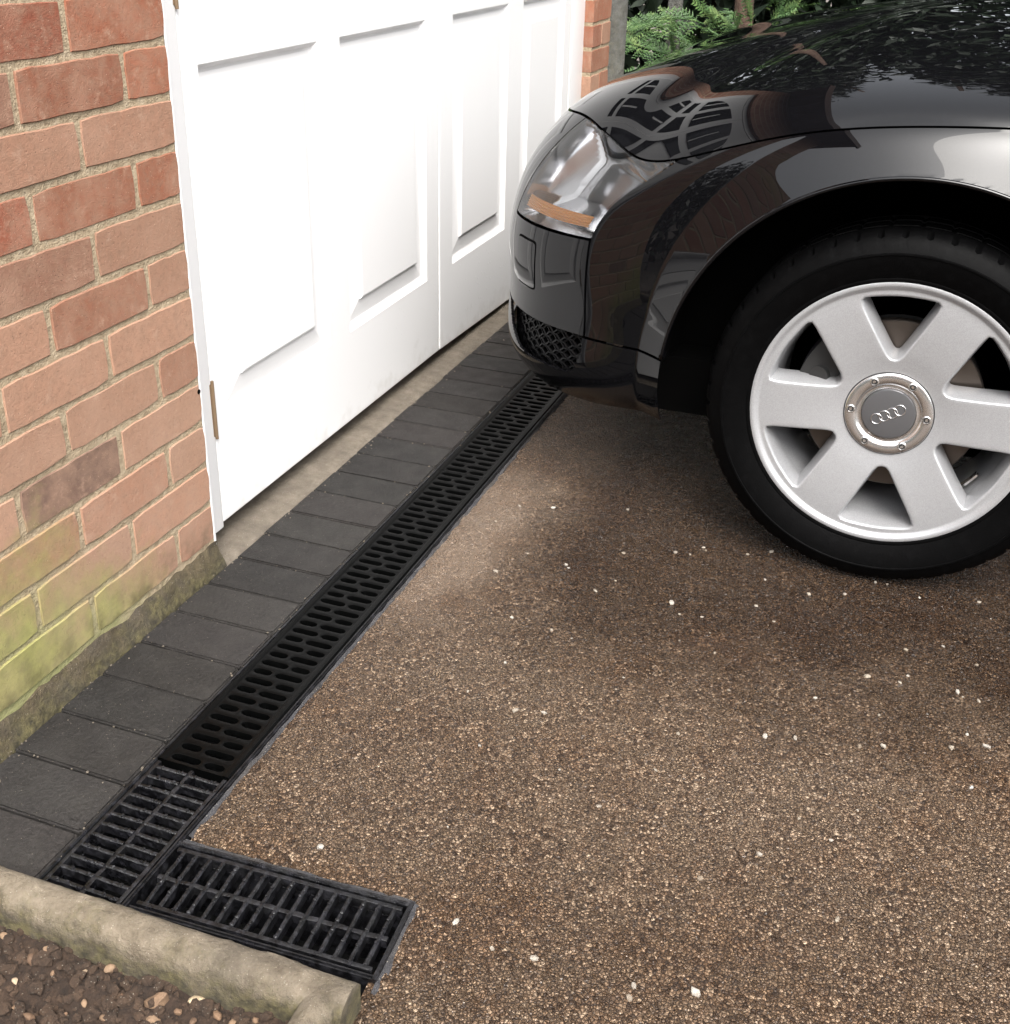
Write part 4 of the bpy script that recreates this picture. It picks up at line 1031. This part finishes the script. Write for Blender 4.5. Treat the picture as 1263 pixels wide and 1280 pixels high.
def build_wheel():
    w = from_bm('wheel', build_rim(), MT['alloy'], car, True, 42)
    # tyre with cut tread
    prof = [(.214, .082), (.222, .0935), (.236, .100), (.2385, .1005), (.241, .1000), (.262, .1095), (.280, .112), (.281, .1135), (.2835, .1135), (.2845, .1115), (.298, .106), (.3085, .098), (.3145, .086), (.3165, .074), (.317, .052)]
    gro = [(.317, .050), (.310, .049), (.310, .042), (.317, .041), (.3175, .006), (.310, .005), (.310, -.005), (.3175, -.006), (.317, -.041), (.310, -.042), (.310, -.049), (.317, -.050)]
    full = prof+gro+[(r, -z) for r, z in reversed(prof)]; m = MB(); n = 360; L = len(full)
    for i in range(n):
        a = 2*math.pi*i/n
        for j, (r, z) in enumerate(full):
            rr = r
            if r > .300 and i % 7 == 0 and abs(z) > .052: rr -= .0045*min(1, (r-.300)/.012)
            if r > .316 and abs(z) < .042 and (i+3) % 9 == 0: rr -= .004
            m.v.append((rr*math.cos(a), rr*math.sin(a), z))
    for i in range(n):
        for j in range(L-1): m.f.append((i*L+j, ((i+1) % n)*L+j, ((i+1) % n)*L+j+1, i*L+j+1))
    m.build('tyre', MT['rubber'], w, True, 30)
    m = MB(); m.lathe([(.0752, .0806), (.0748, .0822), (.0735, .0826), (.0733, .0800)], 96); m.build('ring_joint', MT['bolthole'], w, True)
    m = MB(); m.lathe([(.0733, .080), (.0731, .0843), (.0720, .0853), (.0650, .0862), (.0575, .0858), (.0545, .0835), (.0525, .0815), (.0490, .0806), (.0470, .0815), (.0455, .0818), (.0452, .078)], 96); m.build('hub_ring', MT['bright'], w, True, 50)
    m = MB(); m.lathe([(.0448, .078), (.0446, .0825), (.0435, .0845), (.036, .0856), (.018, .0862), (.0004, .0864)], 64); cap = m.build('hub_cap', MT['capgrey'], w, True, 40)
    m = MB(); ce = math.radians(28)
    for k in range(4):
        x0 = (k-1.5)*.0138; R_, r_ = .0091, .00085
        for i in range(40):
            a = 2*math.pi*i/40
            for j in range(8):
                b = 2*math.pi*j/8; rr = R_+r_*math.cos(b); x = x0+rr*math.cos(a); y = rr*math.sin(a)*1.0; z = .0862+r_*math.sin(b)+(.0004 if math.sin(a+k) > 0 else 0)
                m.v.append((x*math.cos(ce)-y*math.sin(ce), x*math.sin(ce)+y*math.cos(ce), z))
        o0 = k*320
        for i in range(40):
            for j in range(8): m.f.append((o0+i*8+j, o0+((i+1) % 40)*8+j, o0+((i+1) % 40)*8+(j+1) % 8, o0+i*8+(j+1) % 8))
    m.build('ring_emblem', MT['chrome'], cap, True)
    for k in range(6):
        a = math.radians(60*k+57); c = (.0625*math.cos(a), .0625*math.sin(a), .0855)
        m = MB(); m.lathe([(.0078, -.001), (.0074, .0012), (.0060, .0018), (.0054, .0006), (.0052, -.0008)], 20, center=c); b = m.build('bolt', MT['bright'], w, True, 40)
        m = MB(); m.lathe([(.0052, -.0006), (.0048, .0010), (.0030, .0012), (.0024, -.0004)], 16, center=c); m.build('bolt_head', MT['bolt'], b, True, 40)
        m = MB(); m.lathe([(.0026, .0005), (.0002, .0004)], 12, center=c); m.build('bolt_socket', MT['bolthole'], b)
    m = MB(); m.lathe([(.05, .030), (.150, .030), (.152, .028), (.152, .010), (.05, .010)], 72); m.build('brake_disc', MT['disc'], w, True, 40)
    m = MB(); m.lathe([(.07, .030), (.07, .055), (.03, .060), (.0005, .060)], 40); m.lathe([(.15, -.02), (.02, -.02)], 40); m.build('hub', MT['caliper'], w, True, 40)
    m = MB(); m.lathe([(.100, .012), (.100, .052), (.118, .058), (.150, .055), (.166, .048), (.168, .0), (.100, 0)], 18, math.radians(128), math.radians(196)); 
    m.tube([(-.12, .05, .05), (-.125, .05, .064)], .017, 14); m.tube([(-.13, .0, .05), (-.134, .0, .064)], .015, 14); m.build('brake_caliper', MT['caliper'], w, True, 40)
    a = math.radians(-48); m = MB(); d = Vector((math.cos(a), math.sin(a), 0))
    m.tube([d*.200+Vector((0, 0, .045)), d*.188+Vector((0, 0, .066)), d*.183+Vector((0, 0, .074))], [.0045, .0045, .0045], 12); m.tube([d*.186+Vector((0, 0, .068)), d*.178+Vector((0, 0, .083))], .0056, 12); m.build('valve', MT['trim'], w, True, 40)
    m = MB(); m.lathe([(.1945, .012), (.1945, .030), (.1905, .030), (.1905, .012)], 10, math.radians(-62), math.radians(-36)); m.build('balance_weight', MT['bright'], w)
    return w
wheel = build_wheel()
def set_wheel(w, x, s, sg, steer=0., camb=0., spin=0.):
    zo = Vector((-sg*math.cos(steer)*math.cos(camb), math.sin(steer)*math.cos(camb), math.sin(camb))).normalized()
    y = (Vector((0, 0, 1))-zo*zo.z).normalized(); xx = y.cross(zo)
    R_ = Matrix((xx, y, zo)).transposed().to_4x4() @ Matrix.Rotation(spin, 4, 'Z')
    w.matrix_local = Matrix.Translation(Vector((x, -s, .315))-zo*.0945) @ R_
FWX = .4154-XC
set_wheel(wheel, FWX, -(-1.1006-YN), 1, .0286, .040, SPIN)
for (x, s, sg, sp) in ((-FWX, .86, -1, .3), (FWX, 3.28, 1, .8), (-FWX, 3.28, -1, 1.1)):
    c = copy_tree(wheel, car); set_wheel(c, x, s, sg, 0, .01, sp)
# ================================================================== BEYOND THE CAR
def spray(m, base, d, up, L, r, depth=0):
    """flat conifer spray: stem with alternate scale-clad shoots"""
    d = d.normalized(); side = d.cross(up).normalized(); n = max(5, int(L/.015)); p = base.copy(); dd = d.copy()
    pts = [p.copy()]
    for i in range(n):
        dd = (dd+Vector((r.gauss(0, .05), r.gauss(0, .05), r.gauss(-.02, .05)))).normalized(); p = p+dd*(L/n); pts.append(p.copy())
    m.tube([q for q in pts[::2]], [max(.0006, .0024*(1-i/len(pts[::2]))*(L/.25)) for i in range(len(pts[::2]))], 4, False)
    for i in range(1, n):
        for sg in (-1, 1):
            l2 = L*.33*(1-.75*i/n)*r.uniform(.7, 1.2)
            d2 = (dd*.75+side*sg*.8+up*r.uniform(-.15, .25)).normalized()
            if depth == 0 and l2 > .03: spray(m, pts[i], d2, up, l2, r, 1)
            else:
                a = pts[i]; b = a+d2*max(l2, .010); w = side*.0030+up*.0010; mid = (a+b)/2+up*.001
                k = len(m.v); m.v += [(a-w)[:], (a+w)[:], (mid+w*1.3)[:], b[:], (mid-w*1.3)[:]]; m.f.append((k, k+1, k+2, k+3, k+4))
r = random.Random(5)
con = tag(empty('conifer', (3.15, -.35, GZ)), 'green conifer with feathery sprays growing beside the far brick pier', 'conifer')
m = MB(); m.tube([(0, 0, 0), (.02, -.01, .5), (.0, .02, 1.1), (.03, 0, 2.2)], [.05, .042, .034, .012], 10); m.build('trunk', MT['bark'], con, True)
def conifer_crown(n, zlo, zhi, rad, seed, L0, L1):
    r = random.Random(seed); m = MB()
    for i in range(n):
        z = r.uniform(zlo, zhi); a = r.uniform(0, 6.283); d = Vector((math.cos(a), math.sin(a), r.uniform(-.25, .55))); rr = rad*r.uniform(.15, 1)*(1.15-.6*(z-zlo)/(zhi-zlo))
        spray(m, Vector((math.cos(a)*rr, math.sin(a)*rr, z)), d, Vector((r.uniform(-.3, .3), r.uniform(-.3, .3), 1)).normalized(), r.uniform(L0, L1), r)
    return m
conifer_crown(70, .35, 1.5, .40, 3, .16, .34).build('crown', MT['leaf'], con)
# sprays that lean out past the pier over the bonnet edge
m = MB(); r = random.Random(11)
for (px, py, X, tx, ty, L) in ((860, 20, 2.95, 770, 42, .34), (850, 72, 2.9, 768, 40, .33), (880, 30, 2.95, 800, -8, .3), (960, 30, 2.9, 985, -6, .25), (905, 40, 2.9, 872, -4, .22), (925, 48, 2.9, 895, 10, .2), (940, 36, 2.9, 940, -8, .22), (985, 25, 2.9, 1010, -8, .2), (845, 75, 2.85, 838, 20, .2), (900, 60, 2.95, 930, 20, .22), (800, 80, 2.8, 770, 110, .14), (870, 60, 2.9, 850, 30, .2)):
    A = Vector(pix(px, py, 0, X)); B = Vector(pix(tx, ty, 0, X-.12)); d = B-A
    spray(m, A-Vector((3.15, -.35, GZ)), d, Vector((-.7, .2, .7)).normalized(), max(L, d.length), r)
m.build('branch_sprays', MT['leaf'], con)
m = MB(); V = []
P0 = pix(770, 60, 0, 2.62)
m.tube([(2.70, .045, GZ), (2.70, .045, 1.2)], .055, 20); o = m.build('concrete_post', MT['post'], None, True, 40); tag(o, 'round grey concrete post standing next to the far brick pier', 'post')
pb_ = MB(); yb = pix(843, 15, 0, 3.0)[1]; pb_.box(3.0, 3.03, yb-.025, yb+.025, GZ, 1.1, .004); o = pb_.build('grey_board', MT['post']); tag(o, 'pale grey upright board behind the conifer branches', 'board')
# dark evergreen hedge and trees: what the bonnet mirrors
def leafy(name, x0, x1, y0, y1, h, n, size, seed, lab, cat, ragged=.5, mat='leafd'):
    r = random.Random(seed); root = tag(empty(name, ((x0+x1)/2, (y0+y1)/2, GZ)), lab, cat); ox, oy = (x0+x1)/2, (y0+y1)/2; m = MB()
    for i in range(n):
        x, y = r.uniform(x0, x1), r.uniform(y0, y1); top = h*(1-ragged*.5+ragged*noise.noise(Vector((x*.9, y*.9, seed)))+ragged*.35*noise.noise(Vector((x*3.1, y*3.1, seed))))
        z = top*r.random()**.75
        if r.random() < .62: x = x0 if r.random() < .8 else x1; x += r.uniform(-.05, .25)
        c = Vector((x-ox, y-oy, z)); d = Vector((r.gauss(0, 1), r.gauss(0, 1), r.gauss(.3, 1))).normalized(); s = d.cross(Vector((r.gauss(0, 1), r.gauss(0, 1), r.gauss(0, 1)))).normalized(); l = size*r.uniform(.5, 1.4); w = l*.30
        k = len(m.v); m.v += [(c-d*l)[:], (c+s*w)[:], (c+d*l)[:], (c-s*w)[:]]; m.f.append((k, k+1, k+2, k+3))
    m.build('foliage', MT[mat], root)
    t = MB()
    for i in range(max(2, int((y1-y0)/.8))):
        yy = y0+(i+.5)*(y1-y0)/max(2, int((y1-y0)/.8)); t.tube([(0, yy-oy, 0), (r.uniform(-.1, .1), yy-oy, h*.7)], [.06, .02], 7)
    t.build('stems', MT['bark'], root, True); return root
leafy('evergreen_hedge', 3.55, 4.4, -6.5, 1.2, 7.0, 64000, .085, 4, 'tall dark evergreen hedge beyond the car and conifer', 'hedge', .55)
leafy('boundary_hedge', -9.2, -8.2, -12, 5, 2.2, 9000, .16, 9, 'clipped dark hedge along the road behind the drive', 'hedge', .25)
leafy('side_hedge', -7, 4, -9.6, -8.6, 2.6, 9000, .16, 13, 'dark hedge along the open side of the drive', 'hedge', .3)
leafy('added_dark_hedge', -5.5, -.9, .55, 1.5, 2.3, 9000, .09, 21, 'unseen dark hedge added beside the garage corner to darken the fender reflections', 'hedge', .25)  # out of view, added so the front fender mirrors something dark
# neighbouring house across the way
hs_ = tag(empty('house', (-15, -4, GZ)), 'two-storey brick house with a tiled gable roof across the road', 'house')
m = MB(); m.add([(-3, -6, 0), (3, -6, 0), (3, 6, 0), (-3, 6, 0), (-3, -6, 5), (3, -6, 5), (3, 6, 5), (-3, 6, 5), (0, -6, 7.6), (0, 6, 7.6)], [(0, 4, 7, 3), (1, 2, 6, 5), (0, 1, 5, 8, 4), (3, 7, 9, 6, 2)]); m.build('wall', MT['farbrick'], hs_)
m = MB(); m.add([(3.3, -6.3, 4.75), (3.3, 6.3, 4.75), (0, 6.3, 7.75), (0, -6.3, 7.75), (-3.3, -6.3, 4.75), (-3.3, 6.3, 4.75)], [(0, 1, 2, 3), (3, 2, 5, 4)]); rr_ = m.build('roof', MT['roof'], hs_)
m = MB(); m.box(-.4, .4, 2.2, 3.2, 7, 9); m.build('chimney', MT['farbrick'], rr_)
for z in (1.1, 3.4):
    for y in (-4.2, -1.4, 1.4, 4.2):
        m = MB(); m.box(2.99, 3.05, y-.6, y+.6, z, z+1.2); w_ = m.build('window', MT['glassdark'], hs_)
        m = MB(); m.box(3.04, 3.09, y-.66, y+.66, z-.08, z); m.box(3.04, 3.09, y-.66, y+.66, z+1.2, z+1.27); m.box(3.04, 3.09, y-.03, y+.03, z, z+1.2); m.build('window_frame', MT['white'], w_)
